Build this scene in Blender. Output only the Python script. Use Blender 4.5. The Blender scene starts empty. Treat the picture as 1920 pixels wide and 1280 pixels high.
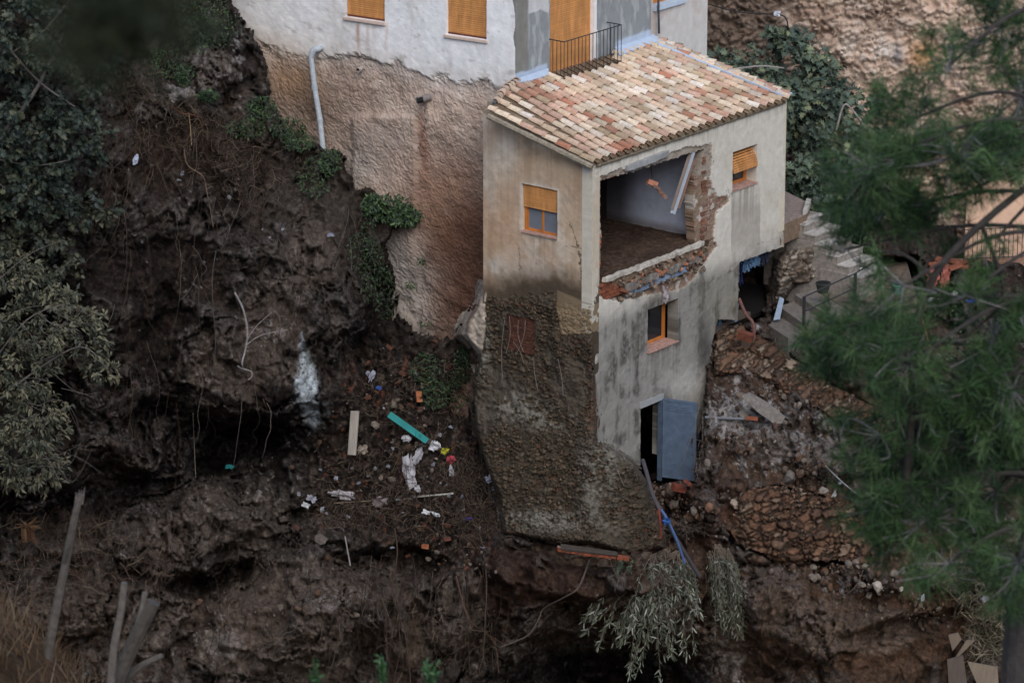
import bpy, math, random
import numpy as np
rnd = random.Random(7); RS = np.random.RandomState(11)
scene = bpy.context.scene
# ------------------------------------------------------------------ camera, sky, sun, exposure
PITCH = math.radians(17.5); DIST = 100.0; FPX = 8000.0
cd = bpy.data.cameras.new('camera'); cam_o = bpy.data.objects.new('camera', cd)
scene.collection.objects.link(cam_o); scene.camera = cam_o
cd.sensor_width = 36; cd.lens = FPX / 1920 * 36; cd.clip_start = 0.5; cd.clip_end = 600
CAM = np.array([0, -DIST * math.cos(PITCH), DIST * math.sin(PITCH)])
cam_o.location = CAM; cam_o.rotation_euler = (math.pi / 2 - PITCH, 0, 0)
cd.dof.use_dof = True; cd.dof.focus_distance = 101.5; cd.dof.aperture_fstop = 4.0
w = bpy.data.worlds.new('World'); scene.world = w; w.use_nodes = True
nt = w.node_tree; bg = nt.nodes['Background']; sky = nt.nodes.new('ShaderNodeTexSky')
sky.sky_type = 'NISHITA'; sky.sun_disc = False
SUN_EL = math.radians(42); SUN_AZ = math.radians(170)      # azimuth clockwise from +Y
sky.sun_elevation = SUN_EL; sky.sun_rotation = SUN_AZ; sky.air_density = 1.0; sky.dust_density = 1.5; sky.ozone_density = 1.0
nt.links.new(sky.outputs[0], bg.inputs[0]); bg.inputs[1].default_value = 0.115
ld = bpy.data.lights.new('sun', 'SUN'); lo = bpy.data.objects.new('sun', ld); scene.collection.objects.link(lo)
ld.energy = 1.15; ld.angle = math.radians(40); ld.color = (1.0, 0.985, 0.97)
lo.rotation_euler = (math.pi / 2 - SUN_EL, 0, math.pi - SUN_AZ)
scene.view_settings.view_transform = 'Standard'; scene.view_settings.look = 'None'
scene.view_settings.exposure = 0.62; scene.view_settings.gamma = 1
# ------------------------------------------------------------------ geometry of the place
FW = np.array([0, math.cos(PITCH), -math.sin(PITCH)]); UP = np.array([0, math.sin(PITCH), math.cos(PITCH)])
A3 = np.array
def ray(u, v):
    u = np.asarray(u, float); v = np.asarray(v, float)
    return FW + ((u - 960) / FPX)[..., None] * A3([1, 0, 0.]) - ((v - 640) / FPX)[..., None] * UP
def onp(u, v, P, n):
    d = ray(u, v); return CAM + d * (np.dot(P - CAM, n) / (d @ n))[..., None]
def at(u, v, Y):
    d = ray(u, v); return CAM + d * ((np.asarray(Y, float) - CAM[1]) / d[..., 1])[..., None]
def atz(u, v, z): return onp(u, v, A3([0, 0, z]), A3([0, 0, 1.]))
def proj(P):
    q = P - CAM; d = q @ FW
    return 960 + FPX * q[..., 0] / d, 640 - FPX * (q @ UP) / d
C0 = at(1110, 500, 0.0).copy(); C0[2] = 0
al = math.radians(51.6); be = math.radians(32)
R = A3([math.cos(al), math.sin(al), 0]); L = A3([-math.sin(al), math.cos(al), 0]); Z = A3([0, 0, 1.])
def fr(u, v, t=0.0):
    P = onp(u, v, C0 + t * L, L) - C0; return P @ R, P[..., 2]
def fl(u, v, s=0.0):
    P = onp(u, v, C0 + s * R, R) - C0; return P @ L, P[..., 2]
def hp(s, t, z): return C0 + s * R + t * L + z * Z
sg, zg = fr(966, 155, 3.2); G0 = hp(sg, 3.2, 0)
LB = A3([-math.cos(be), math.sin(be), 0]); NB = A3([-math.sin(be), -math.cos(be), 0])
def fb(u, v, off=0.0):
    P = onp(u, v, G0 + off * NB, NB) - G0; return P @ LB, P[..., 2]
# ------------------------------------------------------------------ noise
def _h(ix, iy, iz, seed):
    h = (ix * 374761393 + iy * 668265263 + iz * 2147483647 + seed * 974711) & 0xffffffff
    h = ((h ^ (h >> 13)) * 1274126177) & 0xffffffff
    return ((h ^ (h >> 16)) & 0xffff) / 65535.0
def vnoise(P, seed=0):
    i = np.floor(P).astype(np.int64); f = P - i; f = f * f * (3 - 2 * f); r = 0
    for dx in (0, 1):
        wx = f[:, 0] if dx else 1 - f[:, 0]
        for dy in (0, 1):
            wy = f[:, 1] if dy else 1 - f[:, 1]
            for dz in (0, 1):
                wz = f[:, 2] if dz else 1 - f[:, 2]
                r = r + wx * wy * wz * _h(i[:, 0] + dx, i[:, 1] + dy, i[:, 2] + dz, seed)
    return r * 2 - 1
ROT = A3([[0.36, 0.48, -0.8], [-0.8, 0.6, 0.0], [0.48, 0.64, 0.6]])
def fbm(P, octv=4, seed=0, gain=0.5, ridged=False):
    a = 1; s = 0; tot = 0; Q = np.array(P, float)
    for o in range(octv):
        n = vnoise(Q, seed + o * 17)
        if ridged: n = 1 - 2 * np.abs(n)
        s = s + a * n; tot += a; a *= gain; Q = (Q @ ROT) * 2.03 + 7.1
    return s / tot
def voro(x, y, seed=0):
    ix = np.floor(x).astype(np.int64); iy = np.floor(y).astype(np.int64)
    f1 = np.full(x.shape, 9.); f2 = f1.copy(); idn = np.zeros(x.shape)
    for dx in (-1, 0, 1):
        for dy in (-1, 0, 1):
            cx = ix + dx; cy = iy + dy
            px = cx + 0.12 + 0.76 * _h(cx, cy, cx * 0, seed); py = cy + 0.12 + 0.76 * _h(cx, cy, cx * 0 + 5, seed)
            d = np.hypot(px - x, py - y); ident = _h(cx, cy, cx * 0 + 9, seed)
            n = d < f1; f2 = np.where(n, f1, np.minimum(f2, d)); idn = np.where(n, ident, idn); f1 = np.where(n, d, f1)
    return f1, f2, idn
def facet(x, y, seed, tilt=1.0):
    """angular broken-rock relief: every cell is a plane with its own tilt and height"""
    ix = np.floor(x).astype(np.int64); iy = np.floor(y).astype(np.int64)
    f1 = np.full(x.shape, 9.); f2 = f1.copy(); h = np.zeros(x.shape); idn = h.copy(); z0 = ix * 0
    for dx in (-1, 0, 1):
        for dy in (-1, 0, 1):
            cx = ix + dx; cy = iy + dy; ox = cx + _h(cx, cy, z0, seed) - x; oy = cy + _h(cx, cy, z0 + 5, seed) - y
            d = np.hypot(ox, oy); r = _h(cx, cy, z0 + 9, seed)
            hh = r + tilt * (ox * (_h(cx, cy, z0 + 3, seed) - .5) + oy * (_h(cx, cy, z0 + 4, seed) - .5))
            n = d < f1; f2 = np.where(n, f1, np.minimum(f2, d)); idn = np.where(n, r, idn); h = np.where(n, hh, h); f1 = np.where(n, d, f1)
    return h, f2 - f1, idn
def ss(a, b, x): t = np.clip((x - a) / (b - a), 0, 1); return t * t * (3 - 2 * t)
def sdf(u, v, poly):
    u = np.asarray(u, float); v = np.asarray(v, float); d = np.full(u.shape, 1e9); ins = np.zeros(u.shape, bool); n = len(poly)
    for k in range(n):
        x0, y0 = poly[k]; x1, y1 = poly[(k + 1) % n]; ex, ey = x1 - x0, y1 - y0
        t = np.clip(((u - x0) * ex + (v - y0) * ey) / (ex * ex + ey * ey + 1e-9), 0, 1)
        d = np.minimum(d, np.hypot(u - x0 - t * ex, v - y0 - t * ey))
        if y0 != y1: ins ^= ((y0 > v) != (y1 > v)) & (u < ex * (v - y0) / (ey) + x0)
    return np.where(ins, -d, d)
def c8(r, g=None, b=None):
    if g is None: r, g, b = r
    x = A3([r, g, b]) / 255.0
    return np.where(x < 0.04045, x / 12.92, ((x + 0.055) / 1.055) ** 2.4)
def paint(col, m, c): col += (np.asarray(c) - col) * np.clip(m, 0, 1)[:, None]
# ------------------------------------------------------------------ materials
def mat(name, rough=0.85, var=0.25, vscale=9.0, bump=0.4, bscale=30.0, spec=0.3, base=None, metal=0.0, stretch=(1, 1, 1), subs=0, dist=0.02):
    m = bpy.data.materials.new(name); m.use_nodes = True; n = m.node_tree.nodes; k = m.node_tree.links
    b = n['Principled BSDF']; b.inputs['Roughness'].default_value = rough; b.inputs['Metallic'].default_value = metal
    b.inputs['Specular IOR Level'].default_value = spec
    tc = n.new('ShaderNodeTexCoord'); mp = n.new('ShaderNodeMapping'); mp.inputs['Scale'].default_value = stretch
    k.new(tc.outputs['Object'], mp.inputs[0])
    if base is None:
        at_ = n.new('ShaderNodeAttribute'); at_.attribute_name = 'Col'; src = at_.outputs['Color']
    else:
        rg = n.new('ShaderNodeRGB'); rg.outputs[0].default_value = (*base, 1); src = rg.outputs[0]
    nz = n.new('ShaderNodeTexNoise'); nz.inputs['Scale'].default_value = vscale; nz.inputs['Detail'].default_value = 8; nz.inputs['Roughness'].default_value = 0.65
    k.new(mp.outputs[0], nz.inputs['Vector'])
    mr = n.new('ShaderNodeMapRange'); mr.inputs['From Min'].default_value = 0.3; mr.inputs['From Max'].default_value = 0.7
    mr.inputs['To Min'].default_value = 1 - var; mr.inputs['To Max'].default_value = 1 + var
    k.new(nz.outputs['Fac'], mr.inputs[0])
    vm = n.new('ShaderNodeVectorMath'); vm.operation = 'SCALE'; k.new(src, vm.inputs[0]); k.new(mr.outputs[0], vm.inputs['Scale'])
    k.new(vm.outputs[0], b.inputs['Base Color'])
    if bump > 0:
        n2 = n.new('ShaderNodeTexNoise'); n2.inputs['Scale'].default_value = bscale; n2.inputs['Detail'].default_value = 6; n2.inputs['Roughness'].default_value = 0.7
        k.new(mp.outputs[0], n2.inputs['Vector'])
        bp = n.new('ShaderNodeBump'); bp.inputs['Strength'].default_value = bump; bp.inputs['Distance'].default_value = dist
        k.new(n2.outputs['Fac'], bp.inputs['Height']); k.new(bp.outputs[0], b.inputs['Normal'])
    return m
M = {}
M['earth'] = mat('earth', 0.96, 0.6, 8, 0.9, 18, 0.08, dist=0.07)
M['stone'] = mat('stone', 0.9, 0.35, 10, 0.7, 30, 0.25, dist=0.03)
M['plaster'] = mat('plaster', 0.92, 0.10, 5, 0.35, 40, 0.2, dist=0.01)
M['render'] = mat('render', 0.93, 0.14, 3, 0.35, 30, 0.2, dist=0.015)
M['tile'] = mat('tile', 0.85, 0.22, 14, 0.4, 60, 0.25, dist=0.008)
M['generic'] = mat('generic', 0.8, 0.18, 12, 0.25, 50, 0.3, dist=0.006)
M['wood'] = mat('wood', 0.65, 0.28, 7, 0.2, 40, 0.4, stretch=(1, 1, 0.2), dist=0.004)
M['metal'] = mat('metal', 0.6, 0.28, 5, 0.15, 30, 0.5, dist=0.004)
M['leaf'] = mat('leaf', 0.55, 0.25, 3, 0.0, 30, 0.35)
M['needle'] = mat('needle', 0.6, 0.25, 1.5, 0.0, 30, 0.3)
M['bark'] = mat('bark', 0.9, 0.35, 12, 0.8, 25, 0.2, dist=0.02)
M['cloth'] = mat('cloth', 0.8, 0.12, 8, 0.4, 14, 0.2, dist=0.03)
M['glass'] = mat('glass', 0.08, 0.1, 4, 0.0, 10, 0.6)
# ------------------------------------------------------------------ objects
COL = scene.collection
def tag(o, label=None, cat=None, group=None, kind=None):
    if label: o['label'] = label
    if cat: o['category'] = cat
    if group: o['group'] = group
    if kind: o['kind'] = kind
    return o
def empty(name, loc, label, cat, group=None):
    o = bpy.data.objects.new(name, None); COL.objects.link(o); o.location = loc; o.empty_display_size = 0.2
    return tag(o, label, cat, group)
def _mk(name, V, faces, col, m, smooth, loc):
    """faces: (N,k) int array or a list of such arrays"""
    V = np.asarray(V, float)
    if not isinstance(faces, list): faces = [faces]
    elif len(faces) and np.isscalar(faces[0][0]): faces = [faces]
    faces = [np.asarray(f, np.int64) for f in faces if len(f)]
    me = bpy.data.meshes.new(name); W = V - loc
    me.vertices.add(len(W)); me.vertices.foreach_set('co', W.astype(np.float32).ravel())
    li = np.concatenate([f.ravel() for f in faces]); tot = np.concatenate([np.full(len(f), f.shape[1]) for f in faces])
    st = np.concatenate([[0], np.cumsum(tot)[:-1]])
    me.loops.add(len(li)); me.loops.foreach_set('vertex_index', li.astype(np.int32))
    me.polygons.add(len(tot)); me.polygons.foreach_set('loop_start', st.astype(np.int32)); me.polygons.foreach_set('loop_total', tot.astype(np.int32))
    me.polygons.foreach_set('use_smooth', np.full(len(tot), bool(smooth)))
    me.update(calc_edges=True); me.validate()
    col = np.asarray(col, float)
    if col.ndim == 1: col = np.tile(col, (len(V), 1))
    ca = me.color_attributes.new('Col', 'FLOAT_COLOR', 'POINT')
    ca.data.foreach_set('color', np.concatenate([col, np.ones((len(V), 1))], 1).astype(np.float32).ravel())
    me.materials.append(M[m] if isinstance(m, str) else m)
    o = bpy.data.objects.new(name, me); COL.objects.link(o)
    o.location = loc; LOCS[o.name] = np.array(loc)
    return o
LOCS = {}
def mk(name, V, faces, col, m, parent=None, smooth=False, loc=None):
    V = np.asarray(V, float)
    if parent is None:
        if loc is None: loc = A3([V[:, 0].mean(), V[:, 1].mean(), V[:, 2].min()])
        return _mk(name, V, faces, col, m, smooth, A3(loc))
    base = LOCS[parent.name] if parent.name in LOCS else np.array(parent.location)
    o = _mk(name, V, faces, col, m, smooth, A3(base)); o.parent = parent; o.location = (0, 0, 0); LOCS[o.name] = base
    return o
class MB:
    def __init__(s): s.V = []; s.F = {}; s.C = []; s.n = 0
    def add(s, V, faces, col):
        V = np.asarray(V, float); col = np.asarray(col, float)
        if col.ndim == 1: col = np.tile(col, (len(V), 1))
        s.V.append(V); s.C.append(col)
        if not isinstance(faces, list): faces = [faces]
        elif np.isscalar(faces[0][0]): faces = [faces] if len({len(f) for f in faces}) == 1 else [[f] for f in faces]
        for f in faces:
            f = np.asarray(f); s.F.setdefault(f.shape[1], []).append(f + s.n)
        s.n += len(V)
    def box(s, O, A, B, N, a0, a1, b0, b1, n0, n1, col, jit=0.0):
        P = [O + a * A + b * B + n * N for n in (n0, n1) for b in (b0, b1) for a in (a0, a1)]
        P = A3(P)
        if jit: P = P + RS.uniform(-jit, jit, P.shape)
        s.add(P, [[0, 1, 3, 2], [4, 6, 7, 5], [0, 4, 5, 1], [2, 3, 7, 6], [0, 2, 6, 4], [1, 5, 7, 3]], col); return s
    def cbox(s, c, sx, sy, sz, rot=(0, 0, 0), col=(1, 1, 1), jit=0.0):
        from mathutils import Euler
        m = np.array(Euler(rot).to_matrix())
        return s.box(np.asarray(c, float), m[:, 0], m[:, 1], m[:, 2], -sx / 2, sx / 2, -sy / 2, sy / 2, -sz / 2, sz / 2, col, jit)
    def prism(s, P, ext, col):
        P = np.asarray(P, float); n = len(P); e = np.asarray(ext, float)
        V = np.concatenate([P, P + e]); q = [[i, (i + 1) % n, n + (i + 1) % n, n + i] for i in range(n)]
        s.add(V, [[list(range(n))[::-1]], [list(range(n, 2 * n))], q], col); return s
    def tube(s, pts, r, col, k=6):
        pts = np.asarray(pts, float); n = len(pts); r = np.broadcast_to(np.asarray(r, float), (n,))
        T = np.gradient(pts, axis=0); T /= np.linalg.norm(T, axis=1)[:, None] + 1e-9
        ref = A3([0.31, 0.9, 0.2]); a = np.cross(T, ref); a /= np.linalg.norm(a, axis=1)[:, None] + 1e-9; b = np.cross(T, a)
        th = np.arange(k) * 2 * math.pi / k
        V = (pts[:, None] + r[:, None, None] * (np.cos(th)[None, :, None] * a[:, None] + np.sin(th)[None, :, None] * b[:, None])).reshape(-1, 3)
        i = np.arange(n - 1)[:, None] * k; j = np.arange(k)[None]; j2 = (j + 1) % k
        q = np.stack([i + j, i + j2, i + k + j2, i + k + j], -1).reshape(-1, 4)
        s.add(V, [q, [list(range(k))[::-1]], [list(range((n - 1) * k, n * k))]], col); return s
    def build(s, name, m, parent=None, smooth=False, loc=None):
        return mk(name, np.concatenate(s.V), [np.concatenate(f) for f in s.F.values()], np.concatenate(s.C), m, parent, smooth, loc)
def wob(p0, p1, n=10, amp=0.1, sag=0.0, seed=None):
    p0 = A3(p0); p1 = A3(p1); t = np.linspace(0, 1, n)[:, None]; r = np.random.RandomState(seed if seed is not None else rnd.randrange(9999))
    P = p0 + (p1 - p0) * t; nn = np.cumsum(r.uniform(-1, 1, (n, 3)), 0); nn -= nn[0] + (nn[-1] - nn[0]) * t
    P = P + nn * amp * 0.4; P[:, 2] -= (sag * 4 * t * (1 - t))[:, 0]; return P
def smoothpts(pts, k=6):
    pts = np.asarray(pts, float); n = len(pts); out = []
    for i in range(n - 1):
        p0, p1, p2, p3 = pts[max(i - 1, 0)], pts[i], pts[i + 1], pts[min(i + 2, n - 1)]
        for j in range(k):
            t = j / k; out.append(0.5 * ((2 * p1) + (-p0 + p2) * t + (2 * p0 - 5 * p1 + 4 * p2 - p3) * t * t + (-p0 + 3 * p1 - 3 * p2 + p3) * t ** 3))
    out.append(pts[-1]); return A3(out)
# grid slab: a real wall of given thickness with openings cut by keep(u, v, a, b)
def slab(name, O, A, B, N, a0, a1, b0, b1, step, keep, thick, color, m, parent=None, disp=None, loc=None):
    na = int(round((a1 - a0) / step)) + 1; nb = int(round((b1 - b0) / step)) + 1
    a = np.linspace(a0, a1, na); b = np.linspace(b0, b1, nb); aa, bb = np.meshgrid(a, b)
    af = aa.ravel(); bf = bb.ravel(); P = O + af[:, None] * A + bf[:, None] * B; u, v = proj(P)
    ac = 0.5 * (aa[1:, 1:] + aa[:-1, :-1]).ravel(); bc = 0.5 * (bb[1:, 1:] + bb[:-1, :-1]).ravel()
    Pc = O + ac[:, None] * A + bc[:, None] * B; uc, vc = proj(Pc)
    K = keep(uc, vc, ac, bc, Pc).reshape(nb - 1, na - 1)
    col = color(u, v, af, bf, P)
    d = disp(u, v, af, bf, P) if disp is not None else 0
    front = P + (np.asarray(d) * np.ones(len(P)))[:, None] * N; back = P - thick * N
    idx = np.arange(na * nb).reshape(nb, na); n0 = na * nb
    q = np.stack([idx[:-1, :-1], idx[:-1, 1:], idx[1:, 1:], idx[1:, :-1]], -1)
    f = q[K]; fb_ = f[:, ::-1] + n0; sides = []
    Kp = np.pad(K, 1)
    for dy, dx, e in ((-1, 0, (0, 1)), (1, 0, (2, 3)), (0, -1, (3, 0)), (0, 1, (1, 2))):
        bd = K & ~Kp[1 + dy:1 + dy + K.shape[0], 1 + dx:1 + dx + K.shape[1]]
        qq = q[bd]; sides.append(np.stack([qq[:, e[0]], qq[:, e[0]] + n0, qq[:, e[1]] + n0, qq[:, e[1]]], -1))
    F = np.concatenate([f, fb_] + sides); V = np.concatenate([front, back]); cc = np.concatenate([col, col])
    used = np.unique(F); mp = np.zeros(len(V), np.int64); mp[used] = np.arange(len(used))
    return mk(name, V[used], mp[F], cc[used], m, parent, False, loc)
LAST = {}
# relief sheet: rugged natural surface, depth given per plan position
def relief(name, u0, u1, v0, v1, step, Yfn, colfn, m, keep=None, smooth=True, parent=None, nz=None):
    uu, vv = np.meshgrid(np.arange(u0, u1, step), np.arange(v0, v1, step)); sh = uu.shape; u = uu.ravel().astype(float); v = vv.ravel().astype(float)
    Y = Yfn(u, v); P = at(u, v, Y); aux = None
    if nz is not None:
        r = nz(u, v, P); 
        if isinstance(r, tuple): r, aux = r
        P = at(u, v, Y + r[:, 0]) ; P[:, 2] += r[:, 1]
    col = colfn(u, v, P, aux); LAST['P'] = P.reshape(sh + (3,)); LAST['g'] = (u0, v0, step)
    idx = np.arange(len(u)).reshape(sh); q = np.stack([idx[:-1, :-1], idx[1:, :-1], idx[1:, 1:], idx[:-1, 1:]], -1).reshape(-1, 4)
    if keep is not None: q = q[keep(u, v, P)[q].all(1)]
    used = np.unique(q); mp = np.zeros(len(P), np.int64); mp[used] = np.arange(len(used))
    o = mk(name, P[used], mp[q], col[used], m, parent, smooth)
    return o
def blur2(a, r):
    for ax in (0, 1):
        for _ in range(2):
            k = np.ones(2 * r + 1) / (2 * r + 1)
            a = np.apply_along_axis(lambda x: np.convolve(np.pad(x, r, mode='edge'), k, 'valid'), ax, a)
    return a
def tabfn(us, vs, T, st=10, r=6):
    us = np.array(us, float); vs = np.array(vs, float); T = np.array(T, float)
    gu = np.arange(us[0], us[-1] + 1, st); gv = np.arange(vs[0], vs[-1] + 1, st)
    a = np.array([np.interp(gu, us, row) for row in T]); a = np.array([np.interp(gv, vs, a[:, j]) for j in range(len(gu))]).T
    a = blur2(a, r)
    def f(u, v):
        x = np.clip((u - gu[0]) / st, 0, len(gu) - 1.001); y = np.clip((v - gv[0]) / st, 0, len(gv) - 1.001)
        i = x.astype(int); j = y.astype(int); fx = x - i; fy = y - j
        return (a[j, i] * (1 - fx) + a[j, i + 1] * fx) * (1 - fy) + (a[j + 1, i] * (1 - fx) + a[j + 1, i + 1] * fx) * fy
    return f
# ================================================================== the ravine: one rugged sheet of rock and mud
MUD = c8(50, 44, 41); DARK = c8(24, 21, 20); ROCK = c8(92, 86, 82); PALE = c8(138, 134, 132); SOILR = c8(116, 92, 76)
def k8(a, b, c): return c8(a * .85, b * .84, c * .82)
us = list(range(-400, 2601, 200))
TT = {  # first columns, unseen at left, swing forward to darken the lower ravine
 -320: [2, 3, 4, 5, 6.5, 9, 11, 14, 16, 17, 17, 17, 17, 17, 17, 17],
 -160: [0, 1, 2, 3, 5.5, 8, 9, 12, 14, 16, 16, 16, 16, 16, 16, 16],
 0:    [-1, 0, 1, 2.5, 4.8, 7.2, 7.5, 7, 7, 9, 15, 16, 16, 16, 16, 16],
 160:  [-2, -1, .6, 1.8, 3.8, 5.6, 6.5, 6, 6, 9, 14, 15.5, 16, 16, 16, 16],
 320:  [-3, -2, .3, 1.2, 2.9, 4.0, 5.6, 6, 7, 9, 12, 14, 15, 15, 15, 15],
 480:  [-4, -2.5, 0, .8, 2.2, 2.9, 4.2, 5.2, 7, 9, 7, 9.0, 10.5, 11, 11, 11],
 640:  [-5, -3, .2, .8, 2.0, 2.2, 3.6, 4.6, 4.5, 4.5, 4.5, 5.6, 7, 8, 8, 8],
 800:  [-6, -3.5, .2, 1, 2.3, 1.9, 3.0, 3.6, 2.5, 1.2, 2.8, 4.0, 5, 5.5, 5.5, 5.5],
 960:  [-7, -4, 0, 1.0, 1.9, 1.9, 1.6, 1.4, .6, .1, .9, 1.6, 2.4, 3, 3, 3],
 1120: [-8, -5, -1, -.4, .2, .5, .6, .7, .7, .5, -.1, -.1, .2, .5, .5, .5],
 1280: [-9, -6, -3, -2, -1.1, -.7, -.6, -.1, .6, .2, -.8, -1, -1.3, -1.5, -1.5, -1.5],
 1440: [-12, -9, -6, -5, -4, -3.5, -3, -2.6, -2.4, -2.4, -2.6, -3, -3.4, -4, -4, -4],
 1600: [-17, -15, -14, -13, -12, -12, -12, -11, -11, -11, -11, -11.5, -12, -12.5, -12.5, -12.5],
}
baseY = tabfn(us, list(TT), list(TT.values()), 10, 5)
FEAT = [(1085, 1092, 210, 66, -2.3), (960, 1050, 50, 60, -1.0), (330, 780, 60, 50, 1.6), (420, 1085, 60, 24, 1.8), (540, 955, 60, 20, 1.2), (300, 620, 40, 90, .8), (480, 700, 60, 60, -.7), (640, 560, 30, 80, -.6), (100, 960, 120, 40, 2.0), (560, 1050, 130, 22, -.8), (480, 540, 50, 40, .6), (690, 1190, 30, 70, .7), (435, 845, 110, 62, 4.5), (440, 735, 150, 45, -.9), (360, 1110, 70, 30, 3), (250, 915, 110, 42, 2.6), (700, 610, 50, 120, 1.3), (720, 1052, 120, 26, 1.6),
        (1120, 1275, 185, 62, 7), (1000, 1150, 60, 40, -.3), (560, 600, 110, 150, -.6), (600, 1150, 190, 80, -1.1), (470, 960, 90, 60, -.6),
        (180, 860, 60, 40, -.7), (1480, 1130, 90, 70, -.5), (1350, 1160, 40, 90, .5), (1430, 1230, 60, 30, 1.2), (1750, 1190, 160, 26, 1.3), (1380, 1010, 60, 50, .3),
        (890, 720, 30, 60, 1.2), (1290, 960, 60, 40, .4), (60, 700, 80, 200, 2.5), (1540, 860, 60, 40, -.4), (900, 1170, 40, 60, .4), (330, 1050, 80, 30, -.4)]
PUSH = [(425, -600), (428, 0), (455, 60), (485, 100), (495, 150), (492, 190), (520, 225), (545, 270), (600, 285), (640, 300), (655, 350), (700, 370),
        (770, 395), (730, 430), (712, 470), (735, 520), (735, 590), (790, 640), (850, 640), (880, 600), (915, 640), (930, 700), (945, 800), (965, 900), (1000, 980), (1120, 985), (1180, 940),
        (1236, 915), (1306, 912), (1320, 850), (1327, 740), (1338, 600), (1385, 603), (1436, 604), (1440, 545), (1455, 480), (1480, 455), (1500, 420), (1540, 330), (1560, 200), (1420, -600)]
def terr_Y(u, v):
    Y = baseY(u, v); q = np.stack([u / 95, v / 95, u * 0], 1); w1 = fbm(q, 4, 611); w2 = fbm(q, 4, 612); u = u + 60 * w1; v = v + 50 * w2
    for (a, b, ra, rb, d) in FEAT: Y = Y + d * np.exp(-(((u - a) / ra) ** 2 + ((v - b) / rb) ** 2) ** 1.3)
    for (a, b, ra, rb, h) in BOULD:
        r2_ = ((u - a) / ra) ** 2 + ((v - b) / rb) ** 2; Y = Y - h * np.sqrt(np.clip(1 - r2_, 0, 1))
    return Y
BOULD = [(150, 1140, 130, 60, 1.0), (320, 1120, 70, 55, .8), (480, 985, 75, 60, .9), (390, 960, 60, 55, .7), (200, 870, 75, 50, .9), (590, 1130, 210, 95, 1.0), (430, 1215, 80, 50, .6), (560, 1240, 110, 50, .6), (330, 1010, 80, 50, .6), (250, 1200, 70, 40, .5), (520, 620, 70, 110, .6), (420, 700, 70, 90, .5), (580, 480, 60, 70, .5), (860, 1130, 50, 90, .7), (760, 1170, 70, 70, .5), (1460, 1130, 70, 70, .7), (1560, 1170, 90, 60, .5), (1360, 1200, 46, 90, .6), (1640, 1180, 90, 50, .5), (395, 130, 60, 45, .6), (290, 205, 26, 22, .3), (1560, 860, 60, 36, .4), (1430, 840, 60, 30, .4), (1250, 1120, 60, 50, .4), (700, 1110, 60, 50, .5), (130, 1000, 90, 40, .5)]
PILE = [(640, 700), (720, 650), (880, 640), (900, 760), (945, 960), (930, 1040), (760, 1030), (560, 960), (580, 860)]
def terr_nz(u, v, P):
    W = P + .5 * np.stack([fbm(P * .9, 3, 201), fbm(P * .9, 3, 202), fbm(P * .9, 3, 203)], 1)
    n0 = fbm(P * 0.45, 3, 1); r1 = fbm(W * A3([1.1, 1.1, 0.6]), 4, 5, 0.5, True); n2 = fbm(P * 4, 5, 9, 0.62); n3 = fbm(P * 17, 3, 21, 0.6)
    pile = 1 - ss(-30, 40, sdf(u, v, PILE)); rk = fbm(P * .7, 3, 31) + .25 * fbm(P * 2.3, 2, 32); rock = ss(-.22, .02, rk - .12 * ss(1150, 1400, u)) * (1 - pile)
    X = W[:, 0]; S = W[:, 2] - .3 * W[:, 1]
    h1, g1, i1 = facet(X * .95 + .3 * n2, S * 1.25 + .2 * n2, 41, 1.6); h2, g2, i2 = facet(X * 2.7 + .35 * n2, S * 3.4 + .3 * n2, 42, 1.8); h3, g3, i3 = facet(X * 7 + .4 * n3, S * 8.5 + .4 * n3, 43, 1.8)
    f1s, f2s, ids = voro(P[:, 0] * 10 + n3, (P[:, 2] - .3 * P[:, 1]) * 10 + n3, 8); small = ss(0, .3, f2s - f1s) * ss(.35, .9, ids)
    drip = fbm(P * A3([6, 6, .9]), 4, 71)
    d = -0.6 * n0 * (1 - pile * .6) - 0.62 * (r1 - .2) * (1 - pile * .8) - .12 * n2 * (1 + pile * .6) - .035 * n3
    d = d + rock * (-.55 * h1 + .3 * (1 - ss(0, .16, g1)) - .24 * h2 + .13 * (1 - ss(0, .14, g2)) - .08 * h3) + (1 - rock) * (.11 * drip - .07 * h3 - .06 * h2)
    d = d - 0.07 * small * pile - 0.02 * small - pile * .09 * h2 - pile * .05 * h3
    sd = sdf(u, v, PUSH) + 14 * n2 + 6 * n3
    d = d + 7 * ss(0, -26, sd)
    for pl_, amt in PUSH2: d = d + amt * ss(2, -14, sdf(u, v, pl_) + 8 * n2)
    return np.stack([d, 0.10 * n2 + 0.04 * n3], 1), (n0, r1, n2, n3, g1, g2, i2, i3, small, ids, rock, pile, drip, h3)
PUSH2 = [([(1345, 600), (1385, 610), (1450, 640), (1520, 690), (1600, 740), (1690, 790), (1690, 860), (1640, 850), (1590, 800), (1520, 760), (1460, 700), (1400, 690), (1338, 700), (1336, 640)], 2.4),
         ([(1410, 915), (1470, 910), (1530, 930), (1590, 950), (1640, 985), (1660, 1030), (1640, 1062), (1560, 1055), (1480, 1050), (1420, 1040), (1368, 1020), (1364, 985), (1385, 960)], 1.9),
         ([(1440, 600), (1470, 460), (1500, 400), (1560, 400), (1660, 480), (1720, 480), (1730, 570), (1600, 645), (1540, 645), (1480, 630)], 4.0),
         ([(1785, 365), (2100, 365), (2100, 497), (1785, 497)], 3.5),
         ([(1300, 0), (2400, 0), (2400, 430), (1800, 430), (1600, 420), (1500, 330)], 3.0)]
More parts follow.
